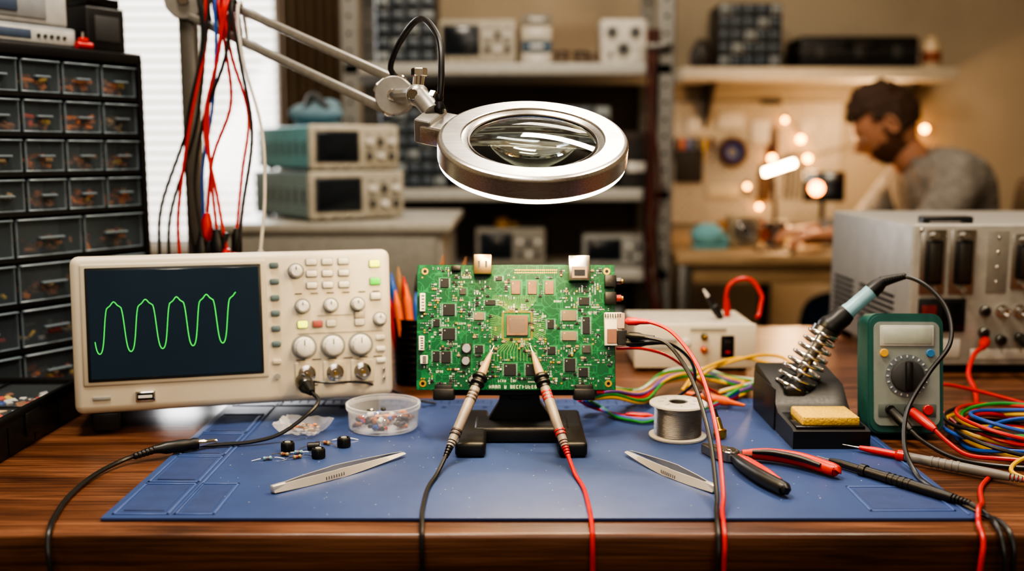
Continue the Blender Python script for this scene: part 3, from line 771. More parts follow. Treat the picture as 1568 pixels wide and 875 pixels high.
def tweezers(name,tip,end,opening,mt):
    tip=Vector((*tip,0));end=Vector((*end,0));d=tip-end;L_=d.length;ang=math.degrees(math.atan2(d.y,d.x))
    b=MB(name,(end.x,end.y,t+.0003),(0,0,ang))
    for sgn in (-1,1):
        N_=28;vs=[];fs=[]
        for i in range(N_+1):
            u=i/N_;x=u*L_
            off=sgn*(.0012+opening*math.sin(min(u*1.5,1)*pi*.5)*(1-max(0,(u-.42)/.58)**1.4*.80))
            hw=.0036*(min(1,.75+u*1.2)) if u<.45 else .0036*(1-((u-.45)/.55))**.8+.0004
            zc=.0038;th=.0009
            # the blade leans outward at its foot, so its face catches the light from above
            vs+=[(x,off-th+sgn*.0014,zc-hw),(x,off+th+sgn*.0014,zc-hw),(x,off+th*.7-sgn*.0010,zc+hw),(x,off-th*.7-sgn*.0010,zc+hw)]
        for i in range(N_):
            for j in range(4): fs.append((i*4+j,i*4+(j+1)%4,i*4+4+(j+1)%4,i*4+4+j))
        fs+= [(0,1,2,3),(N_*4+3,N_*4+2,N_*4+1,N_*4)]
        b.add(vs,fs,mt)
        for k in range(8): b.box((L_*.34+k*.0028,sgn*(opening+.0026),.0034),(.0007,.0006,.003),mat('grip_groove','#7f7d7a',.4,.5))
    b.b2((-.001,-.0025,.0008),(.013,.0025,.0074),mt,.001,2)
    b.done(ang=50)
tw1=mat('tweezer_steel','#cbc9c5',.36,.45,col2='#c2c0bc',scale=30)
tweezers('tweezers',(-.1076,.951),(-.21,.842),.0070,tw1)
tweezers('tweezers',(.1152,.955),(.1786,.843),.0076,tw1)

b=MB('solder_spool',(.1745,1.020,t+.0002))
spf=clear('spool_flange','#e2ded4',.55,.25,.3)
b.lathe([(.008,0),(.029,0),(.030,.001),(.030,.0025),(.0285,.003),(.012,.003),(.008,.003)],spf,None,48)
b.lathe([(.008,.035),(.012,.0344),(.0285,.0344),(.030,.035),(.030,.0368),(.029,.0375),(.026,.038),(.011,.038),(.008,.0375)],spf,None,48)
b.lathe([(.008,0),(.008,.0375),(.010,.038)],mat('spool_core','#55534f',.4),None,32)
pr=[(.010,.0031)]
for k in range(22):
    z=.0034+k*.0014;pr+=[(.0240,z),(.0249,z+.0007),(.0240,z+.00135)]
pr+=[(.010,.0343)]
b.lathe(pr,solder,None,48)
for k in range(8): b.box((.0185*cos(k*pi/4),.0185*sin(k*pi/4),.0383),(.006,.0012,.0006),lgrey,rot=(0,0,k*45))
b.done(ang=60)

b=MB('cutting_pliers',(.212,.936,t+.0003))
hr=mat('handle_red','#c9321f',.36);hb=mat('handle_black','#1b1b1d',.4);pst=mat('plier_steel','#8a8784',.25,.85)
def sweepflat(pts,ws,th,mt,z0):
    P_=catmull([(p[0],p[1],0) for p in pts],8);K=len(P_)
    L1=[];L2=[]
    for i in range(K):
        tg=(P_[min(i+1,K-1)]-P_[max(i-1,0)]).normalized();nn=Vector((-tg.y,tg.x,0))
        t_=i/(K-1)*(len(ws)-1);a=int(t_);c=min(a+1,len(ws)-1);w=ws[a]*(1-t_+a)+ws[c]*(t_-a)
        L1.append((P_[i].x+nn.x*w,P_[i].y+nn.y*w));L2.append((P_[i].x-nn.x*w,P_[i].y-nn.y*w))
    b.prism(L1+L2[::-1],th,mt,T(0,0,z0))
b.cyl((0,0,0),(0,0,.011),.0085,pst);b.cyl((0,0,.0105),(0,0,.0125),.0045,chrome)
sweepflat([(0,0),(-.011,.010),(-.0225,.027)],[.0085,.007,.0012],.008,pst,.001)
sweepflat([(0,0),(-.006,.014),(-.021,.029)],[.0085,.006,.0012],.008,pst,.0015)
sweepflat([(0,0),(.004,-.012),(.006,-.022)],[.007,.005,.005],.006,pst,.0025)
sweepflat([(0,0),(.010,-.002),(.020,-.006)],[.007,.005,.005],.006,pst,.0025)
b.tube([(.001,-.014,.0068),(.004,-.04,.0075),(.013,-.075,.0078),(.0235,-.101,.0075),(.0245,-.104,.007)],[.0045,.0062,.0068,.0064,.0045],hb,seg=12)
b.tube([(.0045,-.016,.010),(.0085,-.04,.0120),(.017,-.072,.0120),(.024,-.092,.0110)],[.002,.0038,.0038,.002],hr,seg=10)
b.tube([(.011,-.001,.0068),(.035,-.004,.0075),(.062,-.021,.0078),(.083,-.050,.0075),(.0855,-.054,.007)],[.0045,.0062,.0068,.0064,.0045],hr,seg=12)
b.tube([(.02,-.0055,.0105),(.038,-.012,.0115),(.058,-.028,.0115),(.073,-.046,.010)],[.002,.003,.003,.002],hb,seg=10)
b.torus((.009,-.009,.0075),.006,.0008,chrome,rot=(0,0,0),seg=20,rs=6)
b.done()

b=MB('coax_adapter_lead')
b.box((.2175,1.012,.0095),(.011,.010,.010),gold,.0015,2,rot=(0,0,20));b.cyl((.2175,1.012,.012),(.2145,1.018,.024),.0042,gold,seg=16)
b.cyl((.2145,1.018,.023),(.212,1.023,.032),.0034,blackrub,seg=14)
b.tube([(.212,1.023,.031),(.206,1.045,.045),(.212,1.09,.035),(.19,1.14,.010),(.15,1.17,.0065)],.0016,brownc,seg=6)
b.done()

# ------------------------------------------------------------------ board power leads
def lead(name,pts,r,mt,plug=None,seg=8):
    b=MB(name)
    b.tube(pts,r,mt,seg=seg,n=10)
    if plug:
        for p0,p1,mm in plug: b.prof(p0,p1,[(0,0),(.0025,0),(.0042,.12),(.0042,.45),(.003,.6),(.0024,1),(0,1)],mm,14)
    b.done()
lead('power_lead_red',[(.1155,.994,.1315),(.135,.985,.133),(.159,.965,.124),(.178,.925,.096),(.1835,.87,.055),(.178,.81,.019),(.1725,.785,.009),(.1695,.765,.0055),(.1675,.7500,-.005),(.166,.745,-.03),(.165,.744,-.12),(.16,.748,-.3)],.0020,redc,[((.115,.994,.1315),(.138,.984,.1325),redp)])
lead('power_lead_black',[(.1165,.992,.117),(.137,.980,.117),(.155,.965,.112),(.170,.92,.088),(.177,.87,.050),(.1725,.81,.017),(.1675,.785,.009),(.1645,.765,.0055),(.1625,.7500,-.005),(.1615,.745,-.03),(.161,.744,-.12),(.155,.748,-.3)],.0020,blackc,[((.116,.992,.117),(.142,.979,.117),blackrub)])
lead('power_lead_dark',[(.1165,.995,.1085),(.14,.99,.110),(.165,1.0,.105),(.19,1.03,.08),(.20,1.08,.045),(.18,1.14,.012),(.16,1.2,.006)],.0017,blackc,[((.116,.995,.1085),(.150,.990,.1105),blackrub)])
lead('power_lead_red',[(.108,1.010,.100),(.135,1.02,.098),(.165,1.05,.085),(.195,1.10,.060),(.225,1.14,.030),(.25,1.17,.012)],.0016,redc)

b=MB('jumper_wire_bundle')
rw=random.Random(9)
cols=[yelc,greenc,purc,bluec,redc,yelc,orac,purc,greenc,blackc,yelc,whic]
for k,cm in enumerate(cols):
    o=k*.004;zz=.006+.003*(k%3)
    j=lambda a=.008: rw.uniform(-a,a)
    b.tube([(.085+j(),1.055+o*.3,.035+o*.4),(.115,1.09+o*.6,.022+zz),(.155,1.135+o+j(),zz+.006),(.195+j(),1.20+o+j(),zz+.012),(.25+j(),1.245+o*.7+j(),zz+.008),(.285+j(),1.235+o*.8,zz),(.30+j(.015),1.19+o*.8,zz+.004),(.255+j(),1.165+o*.5,zz)],.0018,cm,seg=6)
for k,cm in enumerate((redc,purc,bluec,greenc)):
    b.tube([(.075+.004*k,1.09,.025),(.09+.004*k,1.115,.011),(.115,1.10-.004*k,.0072),(.135,1.088-.006*k,.0066),(.150,1.085-.006*k,.0066),(.185,1.095-.005*k,.0075+.002*k),(.225,1.12,.009),(.27,1.16,.012+.003*k)],.0017,cm,seg=6)
b.tube([(.21,1.20,.01),(.235,1.22,.03),(.30,1.28,.034),(.355,1.27,.020),(.345,1.22,.006),(.30,1.20,.006)],.002,yelc,seg=8)
b.tube([(.22,1.22,.01),(.26,1.25,.028),(.33,1.29,.036),(.365,1.285,.028),(.36,1.24,.006)],.002,yelc,seg=8)
b.prof((.205,1.155,.018),(.27,1.125,.010),[(0,0),(.002,0),(.004,.2),(.0055,.3),(.0055,.7),(.0035,.75),(.0015,1),(0,1)],orac)
b.prof((.128,1.092,.0078),(.158,1.085,.0078),[(0,0),(.002,0),(.0035,.2),(.0035,.8),(.002,1),(0,1)],redp)
b.done()

# ------------------------------------------------------------------ bench power supply
b=MB('bench_power_supply',(.17,1.35,.006))
b.b2((0,.003,0),(.166,.13,.060),mat('psu_case','#b3ac9e',.45),.003,3);b.b2((-.001,0,-.001),(.167,.006,.061),cream,.002,2)
b.b2((.118,-.002,.014),(.136,.002,.045),blackgl,.001);b.box((.127,-.003,.030),(.011,.004,.017),black,.001,rot=(8,0,0))
b.box((.127,-.0035,.0225),(.006,.004,.003),redp)
for x,mt in ((.094,black),(.094,redp)):
    z=.044 if mt is black else .026
    b.cyl((x,.0,z),(x,-.008,z),.0045,mt,seg=16);b.cyl((x,-.007,z),(x,-.010,z),.0025,gold,seg=12)
b.box((.035,-.0012,.038),(.045,.002,.004),greyp);b.box((.035,-.0012,.028),(.030,.002,.003),greyp);b.cyl((.07,0,.036),(.07,-.006,.036),.005,white)
b.box((.1,-.001,.054),(.05,.001,.0025),greyp)
for x in (.015,.151):
    for y in (.015,.115): b.cyl((x,y,-.0058),(x,y,.001),.006,black,seg=14)
b.done()
b=MB('banana_plug_lead')
b.tube([(.3105,1.42,.0695),(.308,1.42,.085),(.312,1.42,.110),(.328,1.418,.121),(.345,1.416,.118),(.357,1.41,.098),(.355,1.405,.085)],.0032,redc)
b.prof((.3105,1.42,.0665),(.3095,1.42,.092),[(0,0),(.0045,0),(.0052,.5),(.0036,1),(0,1)],redp)
b.tube([(.355,1.405,.085),(.352,1.40,.072),(.347,1.395,.0685)],.0032,redc)
b.done()
b=MB('needle_probe')
b.prof((.298,1.40,.0665),(.278,1.40,.098),[(0,0),(.004,0),(.006,.3),(.006,.55),(.004,.6),(.0035,1),(0,1)],black);b.prof((.279,1.40,.097),(.272,1.40,.108),[(0,0),(.003,0),(.0015,1),(0,1)],white)
b.done()

# ------------------------------------------------------------------ soldering stand and iron
SO=Vector((.2835,.975,t+.0002))
b=MB('soldering_iron_stand',tuple(SO))
prf=[(0,0),(0,.018),(.006,.020),(.060,.022),(.072,.030),(.090,.046),(.16,.055),(.165,.051),(.165,0)]
M_=Matrix(((0,0,1,0),(1,0,0,0),(0,1,0,0),(0,0,0,1)))
b.prism(prf,.078,black,M_)
b.b2((.004,.004,.017),(.074,.062,.0222),blackgl,.001)
b.b2((-.0012,.070,.0),(.0,.164,.045),black,.0005)
b.b2((.012,.078,.030),(.036,.10,.046),black,.004,3)
sp=mat('sponge','#e0bb50',.95,col2='#c49c3a',scale=500,bump=.8)
b.box((.041,.032,.0255),(.058,.046,.010),sp,.002,2)
A0=Vector((.024,.100,.036));A1=Vector((.0605,.100,.104))
Am,Ln=align(A0,A1)
b.cyl(Am@Vector((0,0,-.004)),Am@Vector((0,0,.006)),.018,steel)
pts=[];TN=8
for i in range(24*TN+1):
    u=i/(24*TN);a=2*pi*TN*u;r=.0205-.0060*max(0,u-.25)/.75-(.003*(1-u/.1) if u<.1 else 0)
    pts.append(Am@Vector((r*cos(a),r*sin(a),u*Ln*.97)))
b.tube(pts,.0020,chrome,seg=10,raw=True)
b.lathe([(.0125,Ln*.90),(.0145,Ln*.90),(.0145,Ln*1.02),(.0125,Ln*1.02)],steeld,Am,28)
b.done()
b=MB('soldering_iron')
I0=SO+A0;I1=SO+A1;ax=(I1-I0).normalized()
H=Vector((.404,1.075,.162));ax2=(H-I1).normalized()
b.prof(I0+ax*.006,I1,[(0,0),(.0008,0),(.0030,.2),(.0060,.3),(.0065,1),(0,1)],steel)
b.prof(I1-ax2*.004,I1+ax2*.030,[(0,0),(.0105,0),(.0135,.15),(.0135,.35),(.0115,.5),(.0120,.8),(.0100,1),(0,1)],blackrub)
b.prof(I1+ax2*.028,I1+ax2*.066,[(0,0),(.0098,0),(.0082,.2),(.0080,.8),(.0085,1),(0,1)],mat('handle_paleblue','#8fb9c9',.35))
b.prof(I1+ax2*.064,I1+ax2*.082,[(0,0),(.0088,0),(.0080,.5),(.0055,1),(0,1)],blackrub)
e=I1+ax2*.08
for k in range(9):
    u=k/8;p=e+Vector((.022*u,-.002*u,.007*u-.001*u*u));b.ball(p,.0062-.0025*u,blackrub,seg=14)
b.tube([e,e+Vector((.022,-.002,.006)),(.440,1.045,.160),(.447,1.01,.140),(.4385,.980,.112),(.4145,.970,.083),(.390,.956,.050),(.376,.925,.022),(.3735,.89,.0065),(.372,.86,.006),(.378,.82,.006),(.390,.79,.0035),(.3935,.766,.0052),(.394,.7500,-.004),(.393,.745,-.03),(.392,.744,-.12),(.39,.748,-.3)],.0023,blackc,n=10)
b.done()

# ------------------------------------------------------------------ multimeter
b=MB('digital_multimeter',(.4150,1.020,.0065),(-9,0,-2))
teal=mat('holster_teal','#255853',.48);mface=mat('meter_face','#8a938f',.42)
W=.079;Hh=.127
def rr(w,h,r,n=6):
    o=[]
    for cx,cz,a0 in ((w/2-r,h-r,0),(-w/2+r,h-r,90),(-w/2+r,r,180),(w/2-r,r,270)):
        for i in range(n+1):
            a=radians(a0+90*i/n);o.append((cx+r*cos(a),cz+r*sin(a)))
    return o
RX=R(90,0,0)
b.prism(rr(W,Hh,.012),.034,teal,T(0,.034,0)@RX)
b.prism([(x*.965,.002+z*.968) for x,z in rr(W,Hh,.012)],.003,teal,T(0,0,0)@RX)
b.prism([(x*.86,.009+z*.86) for x,z in rr(W,Hh,.009)],.0025,mface,T(0,-.0022,0)@RX)
b.box((0,-.0052,.1035),(.056,.002,.022),lgrey,.0015,2);b.box((0,-.006,.1035),(.050,.0015,.017),mat('lcd_grey','#b1b9ad',.25),.0005)
b.lathe([(0,0),(.0225,0),(.0225,.0012),(0,.0012)],mat('dial_ring','#6c757d',.5),T(0,-.0045,.0615)@RX,40)
b.lathe([(0,0),(.0175,0),(.0168,.004),(.0150,.005),(0,.005)],dgrey,T(0,-.0055,.0615)@RX,32)
b.box((0,-.0115,.0615),(.0075,.006,.031),black,.002,2,rot=(0,0,0))
for k in range(20):
    a=radians(k*18);b.box((.0205*cos(a),-.0060,.0615+.0205*sin(a)),(.0012,.0006,.0024),white,rot=(0,-math.degrees(a)+90,0))
b.cyl((-.024,-.004,.0855),(-.024,-.0075,.0855),.0042,mat('button_yellow','#d9a73c',.4));b.cyl((.024,-.004,.0855),(.024,-.0075,.0855),.0042,mat('button_blue','#3f7fb5',.4))
b.b2((-.030,-.0055,.018),(.030,-.004,.032),mat('jack_panel','#596360',.5),.001)
for x in (-.018,.002,.021): b.cyl((x,-.005,.026),(x,-.0085,.026),.0052,black if x<0.01 else redp,seg=20)
b.box((0,.040,.045),(.05,.004,.075),teal,.002,rot=(18,0,0))
b.done()
b=MB('multimeter_leads')
b.prof((.397,1.013,.0325),(.406,.985,.020),[(0,0),(.0048,0),(.0055,.3),(.0048,.8),(.003,1),(0,1)],blackrub)
b.prof((.4175,1.013,.0325),(.430,.983,.021),[(0,0),(.0048,0),(.0055,.3),(.0048,.8),(.003,1),(0,1)],redp)
b.tube([(.4055,.986,.0205),(.413,.972,.013),(.430,.95,.0045),(.450,.93,.003),(.50,.915,.003),(.56,.93,.003)],.0022,blackc)
b.tube([(.4295,.984,.0212),(.438,.970,.012),(.450,.952,.0045),(.475,.935,.006),(.53,.925,.006),(.58,.95,.003)],.0022,redc)
b.done()

# ------------------------------------------------------------------ big bench instrument (right)
b=MB('rack_test_instrument',(.543,1.34,.012))
case=mat('instrument_case','#969490',.42,.25,col2='#8e8c87',scale=30)
iw,idp,ih=.43,.345,.192
fcm=mat('instrument_face','#a09d95',.42,.2)
b.b2((0,.006,0),(iw,idp,ih),case,.004,3);b.b2((-.001,0,-.001),(iw,.010,ih+.001),fcm,.003,3)
for r_ in range(7): b.b2((-.0008,.06,.03+r_*.009),(.001,.20,.034+r_*.009),blackgl)
for r_ in range(7): b.b2((-.0008,.23,.03+r_*.009),(.001,.32,.034+r_*.009),blackgl)
for (x,z) in ((.006,.185),(.006,.01)): b.cyl((x+.003,0,z),(x+.003,-.002,z),.003,chrome,seg=12)
def dcon(x,z0,z1,w=.034):
    b.b2((x-w/2,-.002,z0),(x+w/2,.002,z1),steel,.001)
    b.b2((x-w*.32,-.009,z0+.014),(x+w*.32,0,z1-.014),black,.002,2);b.b2((x-w*.22,-.0105,z0+.018),(x+w*.22,-.008,z1-.018),mat('d_shell','#54504b',.35,.8),.0015)
    for z in (z0+.007,z1-.007): b.cyl((x,0,z),(x,-.012,z),.0045,chrome,seg=6)
dcon(.026,.098,.186);dcon(.066,.098,.186);dcon(.148,.105,.180,.030);dcon(.185,.105,.180,.026)
b.b2((.100,-.001,.10),(.128,.001,.185),mat('instrument_face2','#8b887f',.45,.2),.001)
for k in range(4): b.cyl((.114,0,.115+k*.02),(.114,-.0015,.115+k*.02),.002,chrome,seg=10)
b.b2((.010,-.003,.046),(.074,.002,.092),black,.002);b.b2((.042,-.005,.052),(.070,.0,.086),blackgl,.002);b.b2((.014,-.005,.055),(.034,.0,.083),mat('rocker_red','#6d1c14',.4),.0015)
for x in (.124,.148,.176): bnc(b,T(x,-.0,.075)@R(90,0,0),.0058,.016)
for x,z in ((.100,.045),(.124,.035),(.150,.038),(.10,.075),(.19,.035)):
    b.cyl((x,0,z),(x,-.008,z),.007,steeld,seg=20);b.cyl((x,-.007,z),(x,-.009,z),.004,black,seg=12)
lbp=mat('label_pale','#c4c0b6',.5)
b.b2((.018,-.0008,.010),(.070,.001,.036),lbp,.0005);b.b2((.085,-.0008,.008),(.20,.001,.022),lbp,.0005)
b.box((.06,.045,ih+.006),(.07,.022,.007),black,.003,3);b.box((.03,.045,ih+.002),(.01,.018,.006),black,.001);b.box((.09,.045,ih+.002),(.01,.018,.006),black,.001)
for x in (.02,iw-.02):
    for y in (.03,idp-.03): b.cyl((x,y,-.0118),(x,y,.001),.010,black,seg=16)
b.done()
b=MB('instrument_patch_leads')
b.prof((.643,1.331,.047),(.625,1.30,.044),[(0,0),(.006,0),(.007,.4),(.004,1),(0,1)],redp)
b.tube([(.625,1.30,.044),(.60,1.27,.040),(.585,1.25,.02),(.58,1.22,.006),(.55,1.15,.004),(.52,1.10,.004)],.003,redc)
b.prof((.693,1.331,.050),(.685,1.295,.044),[(0,0),(.007,0),(.008,.4),(.004,1),(0,1)],blackrub)
b.tube([(.685,1.295,.044),(.68,1.26,.030),(.69,1.2,.008),(.68,1.12,.004),(.62,1.08,.004)],.003,blackc)
b.done()

# ------------------------------------------------------------------ cable pile and loose probes, right
b=MB('coiled_test_leads')
rp=random.Random(21)
cl_=[redc,blackc,yelc,bluec,redc,blackc,yelc,bluec,redc,yelc,blackc,greenc,bluec,redc]
for k,cm in enumerate(cl_):
    R0=rp.uniform(.045,.078);cx=.535+rp.uniform(-.012,.012);cy=1.005+rp.uniform(-.015,.015);z0=.003+k*.0017
    ph=rp.uniform(0,6)
    pts=[]
    for i in range(12):
        a=2*pi*i/12
        pts.append((cx+R0*cos(a)*(1+.06*sin(2*a+ph)),cy+R0*.95*sin(a)*(1+.06*sin(3*a+ph)),z0+.003*sin(2*a+ph)*(1 if k else 0)+.0006))
    b.tube(pts,.0021,cm,closed=True,n=6)
b.tube([(.475,1.03,.012),(.475,1.08,.02),(.50,1.14,.03),(.55,1.16,.02),(.62,1.12,.006)],.0021,redc)
b.tube([(.60,.97,.016),(.56,.93,.014),(.50,.93,.010),(.47,.905,.003),(.49,.87,.003),(.56,.86,.003)],.0021,yelc)
b.tube([(.60,.99,.018),(.55,.925,.016),(.49,.94,.012),(.465,.975,.003),(.468,1.02,.003)],.0021,bluec)
b.done()
def lprobe(name,tip,end,mts,cable,cm):
    b=MB(name);t_=Vector(tip);e=Vector(end);d=e-t_
    at=lambda s_:t_+d*s_
    b.prof(at(0),at(.12),[(0,0),(.0003,0),(.0010,1),(0,1)],chrome,10)
    b.prof(at(.10),at(.36),[(0,0),(.0022,0),(.0036,.3),(.0036,.8),(.0058,.86),(.0058,1),(0,1)],mts[0],18)
    b.prof(at(.36),at(.90),[(0,0),(.0046,0),(.0050,.4),(.0046,.9),(.004,1),(0,1)],mts[1],18)
    for k in range(5): b.prof(at(.50+k*.035),at(.515+k*.035),[(0,0),(.0054,0),(.0054,1),(0,1)],mts[1],18)
    for k in range(6): b.prof(at(.90+k*.02),at(.912+k*.02),[(0,0),(.0040-.0003*k,0),(.0040-.0003*k,1),(0,1)],mts[2],14)
    b.tube([at(.88)]+cable,.0022,cm)
    b.done()
pg2=mat('probe_grey2','#77746f',.45)
lprobe('multimeter_probe',(.334,.975,.0085),(.466,.868,.0068),(redp,pg2,pg2),[(.468,.866,.0060),(.50,.835,.003),(.55,.82,.003),(.62,.84,.003)],redc)
lprobe('multimeter_probe',(.2958,.936,.0085),(.3835,.806,.0085),(black,black,blackrub),[(.385,.803,.0080),(.391,.785,.0045),(.388,.766,.0050),(.386,.7500,-.004),(.3865,.744,-.03),(.388,.744,-.12),(.388,.748,-.3)],blackc)
lead('red_test_lead',[(.45,.90,.003),(.42,.86,.003),(.402,.82,.003),(.385,.790,.0105),(.378,.775,.006),(.3735,.764,.0050),(.371,.7500,-.004),(.3665,.744,-.03),(.362,.744,-.12),(.36,.748,-.3)],.0022,redc)

# ------------------------------------------------------------------ pen cup
b=MB('pen_cup',(-.124,1.29,.0003))
b.lathe([(0,0),(.030,0),(.031,.002),(.033,.085),(.0345,.087),(.0325,.088),(.0305,.003),(0,.003)],mat('mesh_black','#17181a',.4,.5),None,32)
for k in range(10): b.torus((0,0,.008+k*.008),.0318+.0001*k,.0006,black,seg=32,rs=5)
peno=mat('pen_orange','#f0701e',.4);penb=mat('pencil_brown','#8a5a34',.5);penbl=mat('pen_blue','#2a62b8',.35)
pens=[(-.010,-.018,-.026,-.024,.126,peno),(-.020,-.008,-.036,-.014,.118,redp),(-.001,-.020,-.012,-.026,.134,peno),(-.016,.002,-.034,-.002,.146,penbl),(-.006,.006,-.018,.004,.140,redp),(.010,.010,.034,.012,.168,penb),(.018,.006,.064,.012,.165,penb),(.002,-.012,.000,-.016,.122,penbl),(.004,.012,-.002,.02,.142,black),(-.014,.010,-.026,.012,.152,mat('pencil_tan','#9c7148',.5))]
for xa,ya,xb,yb,h,mt in pens:
    b.prof((xa,ya,.005),(xb,yb,h),[(0,0),(.0050,0),(.0050,.84),(.0042,.87),(.0010,.99),(0,1)],mt,12)
b.done()

# ------------------------------------------------------------------ background furniture and equipment
def instrument(name,loc,rz,w,d,h,body,face,scrc='#1a2128',right=False):
    b=MB(name,loc,(0,0,rz))
    bm_=mat('body_'+body.strip('#'),body,.5);fm=mat('face_'+face.strip('#'),face,.5)
    b.b2((-w/2,.004,.006),(w/2,d,h),bm_,.006,3);b.b2((-w/2-.002,-.004,.004),(w/2+.002,.012,h+.002),fm,.006,3)
    b.b2((-w*.44,-.007,h*.22),(w*.02,0,h*.86),mat('scr_'+scrc.strip('#'),scrc,.2),.003)
    b.b2((-w*.46,-.0055,h*.18),(w*.04,0,h*.90),dgrey,.003)
    for r_ in range(2):
        for c_ in range(3):
            x=w*(.14+.13*c_);z=h*(.34+.32*r_)
            b.cyl((x,-.004,z),(x,-.018,z),h*.065,white if (r_+c_)%2 else dgrey,seg=16)
            b.box((x,-.005,z+h*.15),(w*.06,.004,h*.05),greyp,.001)
    for c_ in range(4): b.cyl((w*(-.4+.14*c_),-.003,h*.09),(w*(-.4+.14*c_),-.012,h*.09),.004,chrome,seg=10)
    for k in range(6): b.b2((-w/2-.0008,.03+k*d*.13,h*.35),(-w/2+.001,.03+k*d*.13+d*.04,h*.65),dgrey)
    for x in (-w*.4,w*.4):
        for y in (.03,d-.03): b.cyl((x,y,0),(x,y,.008),.01,black,seg=12)
    b.done()
b=MB('filing_cabinet',(-.64,2.14,ZF+.0005))
cabm=mat('cabinet_grey','#8d8b84',.5)
b.b2((0,.01,0),(.49,.52,.895),cabm,.004,2);b.b2((-.01,-.005,.880),(.51,.53,.9),mat('cabinet_top','#9a978e',.45),.004,2)
for k in range(4):
    b.b2((.012,-.004,.02+k*.215),(.478,.012,.225+k*.215),mat('drawer_grey','#7f7d76',.5),.003,2);b.b2((.18,-.02,.15+k*.215),(.31,-.004,.165+k*.215),steel,.003,2)
b.done()
instrument('spectrum_analyzer',(-.345,2.235,.1508),36,.23,.32,.108,'#6d8488','#a8a294')
instrument('bench_oscilloscope',(-.350,2.245,.2605),36,.215,.30,.100,'#5f9aa5','#b3ac9c')
b=MB('canvas_tool_pouch',(-.47,2.42,.3665))
pm=mat('pouch_fabric','#6d8794',.9,bump=.3)
b.ball((0,0,.028),.055,pm,(1.2,.8,.5),24);b.ball((.03,0,.045),.03,pm,(1,.8,.6),20);b.tube([(-.02,-.03,.03),(0,-.035,.07),(.035,-.03,.04)],.008,dgrey);b.b2((-.05,-.02,0),(.06,.03,.006),pm,.002)
b.done()
b=MB('steel_shelving_rack')
zs=mat('zinc_steel','#8b8a86',.45,.6);sf=mat('shelf_grey','#b4b3ad',.5,.1)
for x in (-.48,.455):
    for y in (3.0,3.42):
        b.b2((x-.026,y,ZF+.0005),(x+.026,y+.003,1.4),zs);b.b2((x-.026 if x<0 else x+.023,y,ZF+.0005),(x-.023 if x<0 else x+.026,y+.035,1.4),zs)
        for k in range(42): b.cyl((x,y-.001,ZF+.05+k*.05),(x,y+.0005,ZF+.05+k*.05),.006,blackgl,seg=8)
for z in (.565,.193,-.05,-.42,.98): b.b2((-.5,3.0,z-.035),(.475,3.455,z),sf,.004,2)
b.b2((-.49,3.45,-.45),(.47,3.455,.55),mat('rack_back_panel','#554c43',.7))
b.done()
def organizer(name,loc,w,d,h,nx,nz,body=black):
    b=MB(name,loc)
    b.b2((-w/2,.004,0),(w/2,d,h),body,.004,2)
    for i in range(nx):
        for k in range(nz):
            xa=-w/2+w*(i+.08)/nx;xb=-w/2+w*(i+.92)/nx;za=h*(k+.1)/nz;zb=h*(k+.9)/nz
            b.b2((xa,-.004,za),(xb,.006,zb),mat('bin_front','#4a5662',.3) if (i*3+k)%4 else mat('bin_front2','#8d9598',.4),.003,2)
            b.b2((xa+.008,-.010,za+.006),(xb-.008,-.003,za+.014),black,.001)
    b.done()
organizer('drawer_organizer',(-.32,3.05,.5655),.18,.2,.24,4,6)
instrument('bench_oscilloscope',(-.105,3.06,.5655),-3,.23,.22,.13,'#a8a294','#b1aa9b')
b=MB('storage_boxes_stack',(.075,3.1,.5655))
for k,(c,hh) in enumerate((('#c4beb2',.04),('#4b6478',.035),('#cfc8b8',.045),('#8f8a80',.035))):
    z=sum((.04,.035,.045,.035)[:k]);b.b2((-.045,0,z),(.045,.15,z+hh-.001),mat('boxc'+c.strip('#'),c,.6),.004,2);b.b2((-.02,-.003,z+.012),(.02,.001,z+hh-.012),white,.001)
b.done()
b=MB('cable_reels',(.19,3.08,.5655))
for x,c in ((-.04,'#5b5148'),(.02,'#3d3d42'),(.055,'#a59a86')):
    b.lathe([(0,0),(.026,0),(.026,.004),(.014,.005),(.014,.035),(.026,.036),(.026,.04),(0,.04)],mat('reel'+c.strip('#'),c,.5),T(x,0,0),24);b.lathe([(.022,.006),(.022,.034)],mat('reel_wire','#6b5a4c',.5),T(x,0,0),24)
b.done()
b=MB('network_camera_unit',(.335,3.06,.5655))
b.b2((-.07,0,0),(.07,.12,.135),mat('unit_white','#cfcac0',.45),.012,4)
for x,z,r in ((-.035,.095,.018),(.035,.095,.018),(0,.045,.022),(-.04,.03,.008)): b.cyl((x,.002,z),(x,-.006,z),r,greyp,seg=24);b.cyl((x,-.005,z),(x,-.008,z),r*.6,black,seg=20)
b.done()
organizer('drawer_organizer',(-.30,3.05,.1935),.20,.2,.24,5,6)
organizer('drawer_organizer',(.17,3.05,.1935),.26,.2,.25,5,5)
b=MB('cardboard_parts_box',(-.09,3.06,.1935)); b.b2((-.08,0,0),(.08,.25,.13),mat('box_brown','#4a4038',.8),.003);b.b2((-.082,-.002,.10),(.082,.252,.132),mat('box_lid','#5b4f45',.8),.003);b.b2((-.03,-.004,.03),(.03,.0,.06),white,.001);b.done()
b=MB('cardboard_parts_box',(.38,3.06,.1935)); b.b2((-.05,0,0),(.05,.25,.17),mat('box_dark','#332f2e',.8),.003);b.b2((-.052,-.002,.14),(.052,.252,.172),mat('box_lid2','#453d39',.8),.003);b.b2((-.03,-.004,.05),(.03,.0,.08),white,.001);b.done()
instrument('function_generator',(-.005,3.06,-.0495),0,.21,.22,.12,'#77756e','#8d8980')
instrument('function_generator',(.33,3.06,-.0495),0,.22,.22,.10,'#6d6e70','#9a9a96')
instrument('bench_power_unit',(-.30,3.06,-.0495),0,.22,.25,.16,'#6f7071','#7e7a73')
